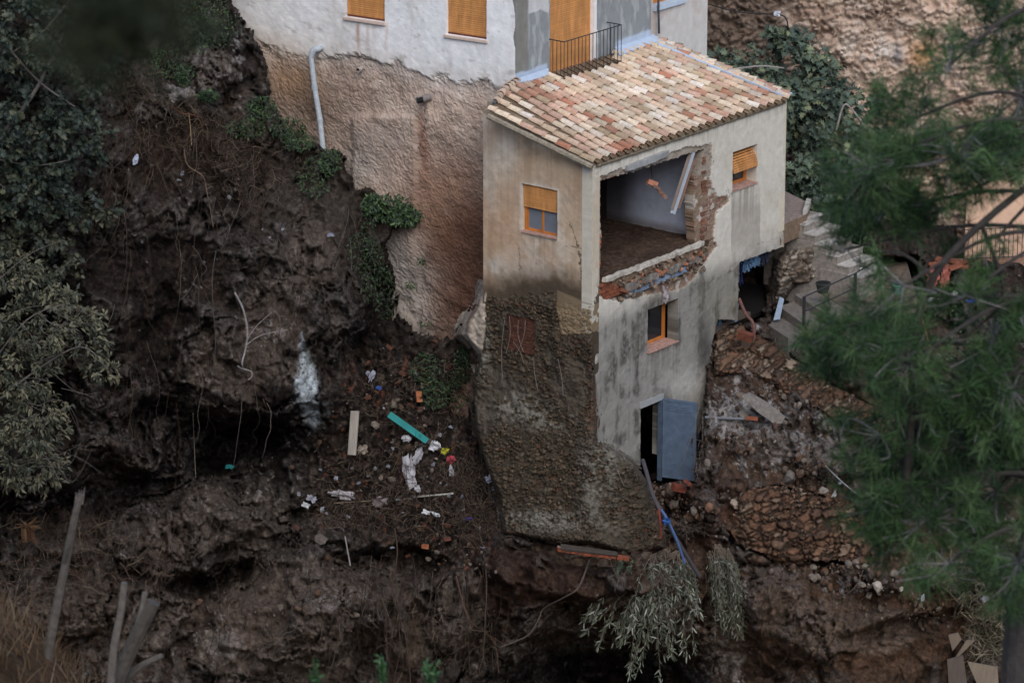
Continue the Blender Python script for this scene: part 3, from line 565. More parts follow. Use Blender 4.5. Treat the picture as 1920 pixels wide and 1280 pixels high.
# lintel stones and brick infill patch in the side wall
mb = MB(); P0 = onp(1202, 768, C0, L); a, z = fr(1201, 764); a2, z2 = fr(1242, 749)
mb.box(C0, R, Z, -L, float(a) - .03, float(a2) + .03, float(z) - .02, float(z) + .13, -.25, .02, c8(150, 152, 152)); mb.build('door_lintel', 'plaster', house)
t0, z0 = fl(1003, 665); t1, z1 = fl(950, 590)
mb = MB()
for j in range(13):
    for i in range(4):
        mb.box(C0, L, Z, -R, float(t0) + .02 + i * .2 + (j % 2) * .05, float(t0) + .2 + i * .2 + (j % 2) * .05, float(z0) + j * .082, float(z0) + j * .082 + .07, .0, .035, c8(96, 62, 50) * rnd.uniform(.7, 1.1), .004)
mb.box(C0, L, Z, -R, float(t0), float(t0) + .88, float(z0) - .02, float(z0) + 13 * .082, -.02, .015, c8(104, 70, 58))
mb.build('bricked_up_opening', 'stone', house)
# door leaf
hx = hp(rd[1], -.03, 0); dd = A3([math.cos(math.radians(-22)), math.sin(math.radians(-22)), 0]); dn = A3([dd[1], -dd[0], 0])
dz1 = float(onp(1241, 746, hx, dn)[2]); dz0 = float(onp(1241, 893, hx, dn)[2]); dw = .86
BLU = c8(84, 100, 120)
mb = MB(); mb.box(hx, dd, Z, dn, 0, dw, dz0, dz1, -.02, .02, BLU)
for (a0, a1, z0, z1) in ((.0, .05, dz0, dz1), (dw - .05, dw, dz0, dz1), (.05, dw - .05, dz0, dz0 + .05), (.05, dw - .05, dz1 - .05, dz1)): mb.box(hx, dd, Z, dn, a0, a1, z0, z1, .021, .032, BLU * 1.08)
door = mb.build('door', 'metal', house); tag(door, 'blue metal door standing open')
mb = MB()
for b in (dz1 - .16, dz1 - .20, dz1 - .24, dz1 - .28, dz0 + .30, dz0 + .34, dz0 + .38):
    for i in (0, 1): MB().box(hx, dd, Z, dn, .12 + i * .33, .40 + i * .33, b, b + .018, .021, .034, BLU * 1.15).build('vent_louvre', 'metal', door)
mb = MB(); mb.box(C0, R, Z, -L, rd[1] - .05, rd[1] - .002, dz0 - .1, rd[3] - .02, -.1, .015, BLU * .8); mb.build('door_frame', 'metal', door)
MB().box(hx, dd, Z, dn, dw - .12, dw - .08, (dz0 + dz1) / 2 - .02, (dz0 + dz1) / 2 + .09, .033, .06, c8(60, 60, 60)).build('handle', 'metal', door)
dzb = float(fr(1031, 148, 3.2)[1]); ba0 = float(fr(1030, 150, 3.2)[0]) - .05; ba1 = float(fr(1132, 115, 3.2)[0]) + .12
# roof ---------------------------------------------------------------
E0 = hp(.0, -.17, 4.29); nR = np.cross(R, (hp(0, 3.2, 5.515) - E0)); nR = nR - R * np.dot(nR, R); nR /= np.linalg.norm(nR); nR = nR if nR[2] > 0 else -nR
def rp(u, v): return onp(u, v, E0, nR)
def topv(u): return np.interp(u, [915, 922, 945, 968, 1222], [212, 202, 172, 157, 80])
NC = 26; PAL = [c8(210, 192, 168), c8(218, 204, 186), c8(196, 172, 146), c8(206, 178, 154), c8(222, 212, 200), c8(196, 160, 140), c8(186, 144, 124), c8(176, 126, 104), c8(210, 186, 162), c8(178, 156, 128)]
tb = MB(); pb = MB()
def tile(mb, Pa, Pb, S, r0, r1, up, col, inv=False, nseg=7):
    th = np.linspace(-1.35, 1.35, nseg); sgn = -1 if inv else 1
    def ring(P, r, o): return P + (np.sin(th) * r)[:, None] * S + (sgn * (np.cos(th) * r * (.8 if inv else 1.1) - r * .3) + o)[:, None] * nR
    u2 = up if inv else up - .035; V = np.concatenate([ring(Pa, r0, up), ring(Pb, r1, u2), ring(Pa, r0 - .018, up), ring(Pb, r1 - .018, u2)]); n = nseg; q = []
    for i in range(n - 1): q += [[i, i + 1, n + i + 1, n + i], [2 * n + i + 1, 2 * n + i, 3 * n + i, 3 * n + i + 1], [i + 1, i, 2 * n + i, 2 * n + i + 1]]
    q += [[0, n, 3 * n, 2 * n], [n - 1, 3 * n - 1, 4 * n - 1, 2 * n - 1]]
    a = fbm(V * 7, 4, 5); cc = np.tile(col, (len(V), 1)) * (1 + .3 * a)[:, None]; paint(cc, ss(.15, .4, fbm(V * 3, 4, 6)) * .5, c8(150, 134, 112)); mb.add(V, q, cc)
for kcol in range(NC * 2 + 1):
    x = kcol / (NC * 2); ub = 1113 + (1478 - 1113) * x; vb = 306.6 + (187 - 306.6) * x; ut = 919 + (1222 - 919) * x; vt = float(topv(ut))
    if kcol == 0: pass
    Pb = rp(ub, vb); Pt = rp(ut, vt); ln = np.linalg.norm(Pt - Pb); D_ = (Pt - Pb) / ln; S = np.cross(D_, nR); S /= np.linalg.norm(S)
    cover = kcol % 2 == 0; nrow = int(ln / .335)
    jx = rnd.uniform(-.012, .012)
    if cover and kcol > 0 or kcol == 0:
        for j in range(nrow + 1):
            a = j * .335 + rnd.uniform(-.02, .02); b = min(a + .40, ln + .05)
            if a > ln - .1: break
            q_ = Pb + D_ * (a + .15) - C0
            if ba0 - .02 < q_ @ R < ba1 + .02 and q_ @ L > 2.62: break
            uu_, vv_ = proj(Pb + D_ * a)
            red = .25 + .55 * ss(1150, 960, uu_ - (vv_ - 200) * .2) * 1.0
            if rnd.random() < red * .55: c = PAL[rnd.choice([5, 5, 6, 6, 7, 3])]
            else: c = PAL[rnd.choice([0, 0, 1, 1, 2, 3, 4, 8, 8, 9, 5])]
            if rnd.random() < .04: c = c8(168, 106, 82)
            tile(tb, Pb + D_ * a + S * (jx + rnd.uniform(-.01, .01)), Pb + D_ * b + S * jx, S, .102, .082, .075 + rnd.uniform(-.004, .004), (c * .86 + .14 * c8(204, 178, 152)) * rnd.uniform(.88, 1.08) * (1 + .22 * float(vnoise(((Pb + D_ * a) * 1.3)[None], 77)[0])))
    else:
        for j in range(nrow + 1):
            a = j * .335 - .03; b = min(a + .40, ln)
            if a > ln - .1: break
            tile(pb, Pb + D_ * a, Pb + D_ * b, S, .10, .085, .035, c8(112, 94, 76) * rnd.uniform(.8, 1.1), True)  # darker pan colour paints in the shade of the channels
roof = tb.build('roof', 'tile', house, smooth=False)
pb.build('channel_tiles', 'tile', roof)
mb = MB()
def flat(mb, poly, th, col, off=0.0): 
    P = A3([rp(x, y) for x, y in poly]) + nR * off; mb.prism(P, -nR * th, col)
flat(mb, [(1115, 304), (1476, 187), (1222, 82), (968, 160), (945, 173), (919, 207)], .06, c8(168, 146, 120), .0); mb.build('roof_deck', 'stone', roof)
BLF = c8(180, 194, 212)
mb = MB(); flat(mb, [(1470, 186), (1484, 181), (1228, 74), (1214, 84)], .05, BLF, .10); mb.build('flashing', 'plaster', roof); mb = MB()
flat(mb, [(966, 156), (1026, 136), (1026, 148), (990, 160), (970, 162)], .05, BLF, .12); mb.build('flashing', 'plaster', roof); mb = MB(); flat(mb, [(1150, 96), (1222, 72), (1236, 84), (1200, 96), (1160, 112)], .05, BLF, .12); mb.build('flashing', 'plaster', roof)
mb = MB()
for i in range(16):
    x0 = 1232 + i * 15.3; P0 = rp(x0, 76 + (x0 - 1230) * .424); P1 = rp(x0 + 14, 76 + (x0 + 14 - 1230) * .424)
    D_ = (P1 - P0) / np.linalg.norm(P1 - P0); tile(mb, P1 + D_ * .03, P0, np.cross(D_, nR), .1, .085, .08, PAL[rnd.choice([0, 1, 2, 5, 6, 9])] * rnd.uniform(.85, 1.05))
mb.build('verge_tiles', 'tile', roof); mb = MB()
for i in range(8):
    x = i / 8; P0 = rp(924 + 46 * x, topv(924 + 46 * x)); P1 = rp(924 + 46 * (x + .16), topv(924 + 46 * (x + .16))); D_ = (P0 - P1) / np.linalg.norm(P1 - P0)
    tile(mb, P0 - D_ * .05, P1, np.cross(D_, nR), .11, .09, .10, c8(206, 180, 156) * rnd.uniform(.8, 1.1))
mb.build('verge_tiles', 'tile', roof)
vb_ = []
for i in range(46):
    x = i / 45; vb_.append(rp(916 + 196 * x, 214 + 96 * x) - nR * .05)
vb_ = A3(vb_); mb = MB(); mb.tube(vb_, .075 + .018 * fbm(vb_ * 5, 3, 9), c8(142, 132, 116), 8); mb.build('verge_mortar', 'stone', roof)
vb_ = A3([hp(.12 + 7.6 * i / 120, -.02, 4.235) for i in range(121)]); mb = MB(); mb.tube(vb_, .05 + .02 * fbm(vb_ * 8, 3, 9), c8(120, 108, 92), 7); mb.build('eave_mortar', 'stone', roof)
# stone base of the house, flaring out down the slope ----------------
BASE = [(914, 560), (945, 548), (1000, 560), (1040, 552), (1046, 600), (1050, 628), (1112, 624), (1115, 660), (1119, 760), (1122, 826), (1150, 845), (1185, 862), (1212, 900), (1224, 960), (1246, 1000), (1244, 1028), (1190, 1040), (1110, 1020), (1050, 1020), (945, 1000), (935, 930), (905, 860), (888, 790), (888, 720), (900, 660), (908, 600)]
def base_Y(u, v):
    yl = onp(u, v, C0, R)[..., 1]; yr = onp(u, v, C0, L)[..., 1]
    y = np.maximum(yl, yr * (1 - .45 * ss(720, 900, v))); fl_ = ss(600, 1040, v)
    y = y * (1 - .35 * fl_) - .03 - .12 * ss(560, 700, v) - 1.45 * np.clip((v - 620) / 420, 0, 1.3) ** 1.4
    e = sdf(u, v, BASE); return y + .7 * ss(-9, 6, e) ** 1.5 * ss(600, 680, v) + .05 * ss(-14, 4, e) * ss(680, 600, v)
def base_nz(u, v, P):
    nm = fbm(P * 3, 4, 41); nh = fbm(P * 12, 3, 42); nl = fbm(P * .9, 3, 43)
    x = P[:, 0] * 6.2 - P[:, 1] * 1.5; y = P[:, 2] * 10.5
    f1, f2, i = voro(x + .45 * nm, y + .35 * nm, 12); f1b, f2b, ib = voro(x * 2.1 + .3 * nh, y * 1.9 + .3 * nh, 13); sp2 = i > .45; gg = np.where(sp2, np.minimum(f2 - f1, (f2b - f1b) * .8), f2 - f1); i = np.where(sp2, ib, i * 2)
    bur = ss(-.02, .3, fbm(P * 1.5, 4, 44)); big = ss(.0, .22, gg) * (1 - .8 * bur); sm = ss(0, .25, f2b - f1b) * (1 - .5 * bur)
    d = -.10 * big * (.2 + 1.1 * i) - .045 * sm - .16 * nm - .03 * nh - .2 * nl
    return np.stack([d - .05 * nh * bur, .02 * nm], 1), (nm, nh, nl, i, ib, big, sm, bur)
def base_col(u, v, P, aux):
    nm, nh, nl, i, ib, big, sm, bur = aux; col = np.tile(c8(80, 70, 57), (len(u), 1))
    paint(col, .5 * ss(-.2, .4, nl), c8(67, 59, 49)); paint(col, ss(.62, .7, i) * big * .55, c8(102, 86, 68)); paint(col, (i > .9) * big * .5, c8(104, 67, 50)); paint(col, (ib > .93) * sm * .6, c8(134, 120, 100)); paint(col, (ib < .05) * sm * .5, c8(110, 62, 44))
    paint(col, (1 - big) * .45 * (1 - bur), c8(52, 44, 38)); paint(col, bur * .6, c8(84, 76, 66) * (1 + .3 * nh)[:, None])
    for (c, r) in (((950, 750), (45, 18)), ((990, 775), (60, 20)), ((1040, 790), (40, 16)), ((1120, 900), (35, 60)), ((1130, 860), (30, 30)), ((905, 650), (14, 60)), ((1060, 980), (90, 16)), ((985, 970), (60, 14)), ((1180, 850), (30, 20))):
        paint(col, .9 * np.exp(-(((u - c[0]) / r[0]) ** 2 + ((v - c[1]) / r[1]) ** 2)) * ss(-.3, .3, nm + nh), c8(132, 128, 118))
    col *= .84
    m = ss(1080, 1130, u) * ss(700, 720, v) * (1 - ss(800, 830, v)); paint(col, m * .4 * (i > .5), c8(120, 76, 56))
    return col
bo = relief('stone_base', 870, 1270, 490, 1052, 1.7, base_Y, base_col, 'stone', keep=lambda u, v, P: (sdf(u, v, BASE) + 16 * fbm(P * 3, 4, 45) < 4) & (sdf(u, v, [(950, 588), (1003, 600), (1003, 668), (952, 655)]) > -1), nz=base_nz, parent=house)
def MUDB(u, v): return base_Y(u, np.minimum(v, 1034)) - .12 - .25 * ss(1000, 1060, v)
def mb_nz(u, v, P):
    nl = fbm(P * 1.4, 3, 901); nm = fbm(P * 5, 4, 902); h, g, i = facet(P[:, 0] * 4, P[:, 2] * 5, 903, 1.8); return np.stack([-.25 * nl - .14 * nm - .10 * h, .05 * nm], 1), (nl, nm, i)
def mb_col(u, v, P, aux):
    nl, nm, i = aux; col = np.tile(c8(66, 54, 46), (len(u), 1)); paint(col, ss(-.1, .3, nl + nm) * .7, c8(88, 72, 60)); paint(col, (i > .85) * .5, c8(110, 98, 88)); return col * (1 + .4 * fbm(P * 14, 3, 904))[:, None]
EB = [(915, 950), (960, 990), (1010, 1004), (1060, 1008), (1120, 1014), (1200, 1024), (1246, 1004), (1275, 1040), (1240, 1085), (1100, 1075), (1000, 1080), (920, 1060)]
o = relief('earth_bank', 895, 1295, 930, 1105, 2.0, lambda u, v: MUDB(u, v) + 1.6 * ss(-20, 8, sdf(u, v, EB)) ** 2 * (v > 1030) + .5 * ss(-16, 8, sdf(u, v, EB)) * (v <= 1030), mb_col, 'earth', keep=lambda u, v, P: sdf(u, v, EB) + 34 * fbm(P * 3, 4, 905) < 2, nz=mb_nz)
tag(o, 'crumbling earth along the foot of the stone base', kind='structure')
# eroded pale lump of rock between base and cliff
def lump(name, poly, Y0, col1, col2, seed, amp=.5, edge=2.0, m='stone', slope=0.0, uref=0, lab=None, cat=None, group=None, cell=0, step=2.4, kind=None, squash=1.3, ew=30, stones=None, mort=None):
    xs = [p[0] for p in poly]; ys = [p[1] for p in poly]
    def Yf(u, v):
        e = sdf(u, v, poly); y = Y0(u, v) if callable(Y0) else Y0 + slope * (u - uref) / 80
        return y + edge * ss(-ew, 6, e) ** 2
    def nz(u, v, P):
        nl = fbm(P * 1.1, 3, seed); nm = fbm(P * 3.5, 4, seed + 1); nh = fbm(P * 13, 3, seed + 2)
        d = -amp * (.5 * nl + .4 * nm + .12 * nh)
        i = nl * 0 + .5; g = nl * 0 + 1
        if cell:
            f1, f2, i = voro(P[:, 0] * cell - P[:, 1] * cell * .3 + .9 * nm + .25 * nh, P[:, 2] * cell * squash + .8 * nm + .5 * nl + .25 * nh, seed); g = ss(0, .3, f2 - f1)
            f1, f2, ib = voro(P[:, 0] * cell * 2.1 - P[:, 1] * cell * .6 + .9 * nm + .3 * nh, P[:, 2] * cell * squash * 1.8 + .8 * nm + .3 * nh, seed + 7); gb = ss(0, .3, f2 - f1); sp2 = (i > .5); i = np.where(sp2, ib, i * 2); g = np.where(sp2, gb * g, g); mudm = ss(.0, .3, fbm(P * 1.8, 3, seed + 9)) * (cell > 4); g = g * (1 - .35 * mudm); d = d - (.5 / cell) * g * (.5 + i) * ss(-.5, .1, nm + nl + .2)
        return np.stack([d, .04 * nm], 1), (nl, nm, nh, i, g)
    def cf(u, v, P, aux):
        nl, nm, nh, i, g = aux; col = np.tile(col1, (len(u), 1)).astype(float); paint(col, ss(-.1, .35, nm + .5 * nl), col2)
        if cell:
            if stones:
                for kk, s_ in enumerate(stones): paint(col, ((i > kk / len(stones)) & (i <= (kk + 1) / len(stones))) * .8, s_)
                col = col * (1 + .3 * nh + .2 * nm)[:, None]
            paint(col, (1 - g) * .92, mort if mort is not None else c8(40, 33, 28)); mudm = ss(.0, .3, fbm(P * 1.8, 3, seed + 9)) * (cell > 4); paint(col, mudm * .4, c8(66, 54, 46) * (1 + .3 * nh)[:, None])
        return col
    o = relief(name, min(xs) - 12, max(xs) + 12, min(ys) - 12, max(ys) + 12, step, Yf, cf, m, keep=lambda u, v, P: sdf(u, v, poly) + 26 * fbm(P * 2.2, 4, seed + 5) < 3, nz=nz)
    return tag(o, lab, cat, group, kind)
lump('rock', [(918, 500), (930, 560), (925, 660), (905, 700), (880, 660), (850, 630), (862, 600), (884, 570), (900, 530)], 1.9, c8(172, 160, 146), c8(120, 106, 94), 301, .5, 1.5, slope=-.8, uref=900, lab='pale eroded rock jutting out beside the house corner above the gully', cat='rock')
# ================================================================== the large house above
bbp = G0 - Z * .5
big = empty('white_house', bbp, 'large white plastered house on the cliff edge with ochre roller shutters', 'house')
BND = [(425, 0), (470, 70), (500, 96), (560, 100), (650, 104), (700, 112), (760, 132), (830, 148), (880, 156), (970, 160)]
def wrect(p):
    q = [fb(x, y) for x, y in p]; return (float(q[1][0]) + float(q[2][0])) / 2, (float(q[0][0]) + float(q[3][0])) / 2, (float(q[2][1]) + float(q[3][1])) / 2, (float(q[0][1]) + float(q[1][1])) / 2
b1 = wrect([(647, -76), (721, -65), (721, 42), (647, 32)]); b2 = wrect([(836, -44), (913, -33), (913, 76), (836, 65)])
def b_keep(u, v, a, b, P): return ~inr(a, b, b1) & ~inr(a, b, b2)
def b_col(u, v, a, b, P):
    nl = n3(P, .5, 101); nm = n3(P, 2.5, 102); nh = n3(P, 10, 103); st = fbm(P * A3([4, 4, .4]), 4, 104); n = len(u)
    col = np.tile(c8(232, 232, 232), (n, 1)); paint(col, ss(0, .5, nl + .5 * nm) * .4, c8(206, 200, 192)); paint(col, ss(.1, .6, st) * .25, c8(184, 178, 172))
    paint(col, .8 * np.exp(-(((u - 500) / 60) ** 2 + ((v - 100) / 40) ** 2)) * (1 + nm), c8(196, 178, 160))
    for cu, s in ((672, .8), (690, .4), (724, .35), (700, .2)): paint(col, s * np.exp(-((u - cu - 2 * nm) / 3.2) ** 2) * ss(38, 50, v) * (1 - ss(60, 120, v)), c8(176, 124, 86))
    by = np.interp(u, [p[0] for p in BND], [p[1] for p in BND]); lo_ = .75 * ss(-9, 10, v - by - 18 * nm - 9 * nh - 10 * nl) + .25 * ss(0, 50, v - by - 18 * nm - 12 * n3(P, 6, 131)); paint(col, ss(-45, 0, v - by - 25 * nm - 12 * nh) * .35, c8(196, 180, 164))
    rough = np.tile(c8(172, 150, 134), (n, 1)); paint(rough, ss(-.1, .4, nl + .5 * nm) * .8, c8(140, 118, 98)); paint(rough, ss(.0, .4, nm + .5 * nh) * .5, c8(188, 172, 158)); paint(rough, ss(.1, .5, -nm + .5 * nh) * .45, c8(120, 104, 92))
    for cu, cv, ru, rv, k, s in ((545, 150, 50, 50, c8(150, 118, 88), .9), (590, 200, 60, 50, c8(112, 92, 76), .7), (860, 420, 60, 90, c8(118, 82, 62), 1.), (810, 380, 60, 60, c8(130, 98, 78), .8), (850, 330, 80, 50, c8(150, 116, 94), .6), (880, 500, 40, 110, c8(104, 72, 56), 1.), (860, 600, 40, 60, c8(100, 70, 54), 1.), (790, 240, 8, 70, c8(140, 92, 70), .6), (795, 300, 10, 60, c8(128, 86, 66), .5),
                             (760, 560, 50, 90, c8(152, 142, 134), 1.), (735, 480, 40, 60, c8(150, 142, 136), 1.), (690, 300, 40, 50, c8(160, 148, 138), .6), (700, 260, 60, 30, c8(150, 136, 126), .5), (800, 620, 60, 40, c8(140, 130, 120), .9), (640, 340, 40, 50, c8(150, 144, 140), .7), (820, 200, 90, 30, c8(196, 172, 154), .5)):
        paint(rough, s * np.exp(-(((u - cu) / ru) ** 2 + ((v - cv) / rv) ** 2) ** 1.5) * (1 + .5 * nm), k)
    lum = rough.mean(1)[:, None]; rough = rough * .88 + lum * .12; paint(rough, ss(770, 830, u + 30 * nm) * ss(350, 470, v + 30 * nm) * .75, c8(92, 66, 52) * (1 + .3 * nm)[:, None])
    rough *= (1 + .22 * nh)[:, None]; m = lo_[:, None]; col = col * (1 - m) + rough * m
    for p_, w_ in (([(625, 100), (665, 108), (712, 118)], 1.6), ([(475, 85), (510, 92), (560, 105)], 1.2), ([(900, 150), (920, 152)], 2.), ([(780, 290), (800, 230), (795, 190)], .8)):
        paint(col, (1 - ss(w_ * .5, w_, seg(u, v + 4 * nh, p_))) * .8, c8(50, 44, 40))
    paint(col, (fbm(P * A3([3, 3, 9]), 4, 107) > .42) * .35 * (1 - lo_), c8(150, 140, 130)); return col
def b_disp(u, v, a, b, P):
    by = np.interp(u, [p[0] for p in BND], [p[1] for p in BND]); lo_ = ss(-7, 9, v - by - 18 * n3(P, 2.5, 102) - 9 * n3(P, 10, 103) - 10 * n3(P, .5, 101))
    f1, f2, i = voro(a * 9 + n3(P, 4, 110), b * 9 + n3(P, 4, 111), 31)
    dd = lo_ * (.035 * n3(P, 2.2, 112) + .016 * n3(P, 11, 113, 3) + .2 * n3(P, .7, 114) - .06 + .03 * n3(P, 24, 119, 2) + ss(470, 640, v) * .05 * n3(P, 7, 120)) + (1 - lo_) * (.03 * n3(P, 1, 115) + .008 * n3(P, 9, 116))
    step = (u < 782) & (v > 215) & (v < 640); dd += .10 * ss(650, 665, u) * (1 - ss(776, 784, u + 3 * n3(P, 3, 9))) * ss(212, 222, v + 4 * n3(P, 3, 8)); dd += .25 * ss(420, 640, v) * n3(P, 1.6, 118) * lo_
    return dd
slab('cliff_wall', G0, LB, Z, NB, 0.0, 8.6, -4.6, 8.6, .036, b_keep, .35, b_col, 'render', big, b_disp)
for bb_ in (b1, b2):
    o = window('window', big, G0, LB, NB, bb_[0], bb_[1], bb_[2], bb_[3], .14, shut=bb_[2] + .02, sill=False, fw=.04)
    MB().box(G0, LB, Z, NB, bb_[0] - .03, bb_[1] + .03, bb_[2] - .06, bb_[2] + .0, -.13, .07, c8(206, 186, 172), .004).build('sill', 'plaster', o)
    MB().box(G0, LB, Z, NB, bb_[0] + .01, bb_[1] - .01, bb_[2] + .003, bb_[2] + .05, -.12, -.08, c8(96, 50, 34)).build('bottom_rail', 'wood', o)
# grey rendered wall with balcony door
G1 = hp(0, 3.2, 0); s0 = sg
def gr(u, v): a, z = fr(u, v, 3.2); return float(a), float(z)
da0, _ = gr(1031, 120); da1, _ = gr(1113, 120); dzb = gr(1031, 148)[1]; s1_, _ = gr(1220, 60)
def g_keep(u, v, a, b, P): return ~((a > da0) & (a < da1) & (b > dzb) & (b < dzb + 2.15))
def g_col(u, v, a, b, P):
    nl = n3(P, .8, 121); nm = n3(P, 3, 122); nh = n3(P, 12, 123); q = fbm(np.stack([a * 9 + .8 * nm, b * 2.6 + a * 1.5, a * 0], 1), 4, 124)
    col = np.tile(c8(140, 144, 146), (len(u), 1)); paint(col, ss(.0, .35, q) * .5, c8(182, 186, 186)); paint(col, ss(.1, .5, nl) * .35, c8(118, 120, 120))
    e = ss(992, 988, u + 2 * nm); paint(col, e * .8, c8(124, 122, 114)); paint(col, (v < 22 + 8 * nm) * (u < 1028) * (u > 990) * .8, c8(206, 206, 206))
    lo_ = (v - (150 - (u - 966) * .315)); paint(col, ss(-14, -9, lo_ + 4 * nm) * (1 - ss(1024, 1028, u)) * .9, BLF); paint(col, ss(-18, -12, lo_ + 5 * nm) * ss(1152, 1158, u) * .9, BLF); 
    paint(col, ((u > 1113) & (u < 1119)) * 1., c8(232, 232, 232)); return col
slab('rendered_wall', G1, R, Z, -L, s0, s1_, 4.2, 8.6, .03, g_keep, .3, g_col, 'plaster', big, lambda u, v, a, b, P: .01 * fbm(np.stack([a * 9, b * 2.6 + a * 1.5, a * 0], 1), 4, 124) + .01)
mb = MB(); shutter(mb, G1, R, -L, da0, da1, dzb + .1, dzb + 2.15, .12, OCH, 0); mb.box(G1, R, Z, -L, da0, da1, dzb, dzb + .1, -.25, -.02, c8(150, 96, 84))
bd = mb.build('balcony_shutter', 'wood', big)
ba0 = gr(1030, 150)[0] - .05; ba1 = gr(1132, 115)[0] + .12; tb0 = 3.18; tb1 = 2.72
mb = MB(); mb.box(C0, R, L, Z, ba0, ba1, tb1, tb0, dzb - .15, dzb - .01, PINKT * .8, .004); mb.box(C0, R, L, Z, ba0 - .05, ba1 + .05, tb1 - .16, tb0, dzb - .30, dzb - .16, c8(168, 158, 146), .01); bal = mb.build('balcony', 'stone', big)
mb = MB(); BLK = c8(44, 44, 48); hh = .98
def bar(mb, p, q_, r=.011): mb.tube([p, q_], r, BLK, 5)
nb_ = 17
for i in range(nb_):
    a = ba0 + .03 + (ba1 - ba0 - .06) * i / (nb_ - 1); bar(mb, hp(a, tb1 + .02, dzb - .01), hp(a, tb1 + .02, dzb + hh), .009)
for a in (ba0 + .03, ba1 - .03):
    bar(mb, hp(a, tb1 + .02, dzb + hh), hp(a, tb0 + .01, dzb + hh), .014); bar(mb, hp(a, tb1 + .02, dzb + .08), hp(a, tb0 + .01, dzb + .08), .010)
    for t in (2.84, 2.96, 3.08): bar(mb, hp(a, t, dzb + .0), hp(a, t, dzb + hh), .009)
bar(mb, hp(ba0 + .03, tb1 + .02, dzb + hh), hp(ba1 - .03, tb1 + .02, dzb + hh), .015); bar(mb, hp(ba0 + .03, tb1 + .02, dzb + .08), hp(ba1 - .03, tb1 + .02, dzb + .08), .010)
mb.build('railing', 'metal', bal)
# side wing, white
G2 = hp(0, 3.55, 0); w0 = float(fr(1219, 40, 3.55)[0]); w1 = float(fr(1326, 60, 3.55)[0]); ww = rectst([(1219, -90), (1282, -112), (1282, -4), (1219, 16)], lambda x, y: fr(x, y, 3.55))
def w_col(u, v, a, b, P):
    col = np.tile(c8(204, 200, 196), (len(u), 1)); nl = n3(P, 1.2, 131); nm = n3(P, 4, 132); paint(col, ss(-.1, .4, nl + .4 * nm) * .6, c8(186, 166, 152)); paint(col, ss(.1, .5, nm) * .4, c8(222, 222, 222)); return col
slab('side_wing_wall', G2, R, Z, -L, w0, w1, 1.0, 8.6, .04, lambda u, v, a, b, P: ~inr(a, b, (w0 + .12, ww[1], ww[2], ww[3])), .4, w_col, 'plaster', big)
o = window('window', big, G2, R, -L, w0 + .12, ww[1], ww[2], ww[3], .2, shut=ww[2] + .7, sill=False)
MB().box(G2, R, Z, -L, w0 + .10, ww[1] + .03, ww[2] - .10, ww[2], -.2, .08, c8(186, 200, 216), .004).build('sill', 'plaster', o)
ep = hp(w1, 3.55, 0); mb = MB(); mb.box(ep, LB, Z, NB * 0 + R, -6, .0, 1.0, 8.6, -.01, .2, c8(170, 160, 150)); 
mb = MB(); mb.box(C0, R, L, Z, s0 + .35, w1, 3.96, 9, 8.5, 8.62, c8(160, 120, 90)); 
P_ = [G0 + .02 * LB, G0 + 8.6 * LB, G0 + 8.6 * LB + 9 * L, hp(w1, 12, 0), hp(w1, 3.6, 0)]; P_ = A3(P_); P_[:, 2] = 8.6; mb = MB(); mb.prism(P_, Z * .15, c8(170, 120, 90)); mb.build('roof', 'tile', big)
mb = MB(); mb.box(G0 + 8.6 * LB, -NB, Z, LB, 0, 6, -1, 8.55, -.3, 0, c8(200, 196, 190)); mb.build('end_wall', 'plaster', big)
mb = MB(); mb.tube([hp(w0 + .16, 3.42, 8.6), hp(w0 + .16, 3.42, 6.3), hp(w0 + .2, 3.42, 5.55)], .03, c8(70, 74, 80), 6); mb.build('cable_conduit', 'metal', big)
# pipes on the cliff wall
def bp(u, v, off): 
    d = ray(u, v); P0 = G0 + off * NB; return CAM + d * (np.dot(P0 - CAM, NB) / np.dot(d, NB))
mb = MB(); GP = c8(176, 184, 190)
pts = smoothpts([bp(604, 88, -.1), bp(598, 91, .12), bp(588, 95, .2), bp(583, 106, .22)], 5); mb.tube(pts, .078, GP, 10)
pts = [bp(583, 106, .22), bp(590, 165, .2), bp(600, 225, .2), bp(607, 293, .25)]; mb.tube(pts, .068, GP, 10)
o = mb.build('drain_pipe', 'generic', smooth=False); tag(o, 'long grey plastic drain pipe hanging down the rough wall from a bent elbow', 'pipe')
for (pu, pv) in ((590, 165), (600, 226)):
    MB().tube([bp(pu - .4, pv - 4, .2), bp(pu + .4, pv + 4, .2)], .080, GP * .9, 10).build('pipe_collar', 'generic', o)
mb = MB(); c = bp(806, 182, 0); mb.tube([c, c + NB * .35 - LB * -.12 - Z * .03], .085, c8(130, 122, 120), 12); mb.tube([c + NB * .30, c + NB * .352 + LB * .12 - Z * .03], .07, c8(30, 28, 28), 12)
tag(mb.build('pipe_stub', 'generic'), 'short grey pipe stub poking out of the rough wall above a rust stain', 'pipe')
mb = MB(); c = bp(678, 128, 0); mb.tube([c, c + NB * .16 - Z * .02], .06, c8(170, 160, 150), 10); mb.tube([c + NB * .12, c + NB * .165 - Z * .02], .045, c8(28, 26, 26), 10)
tag(mb.build('pipe_stub', 'generic'), 'small pale clay pipe end just under the white plaster edge', 'pipe')
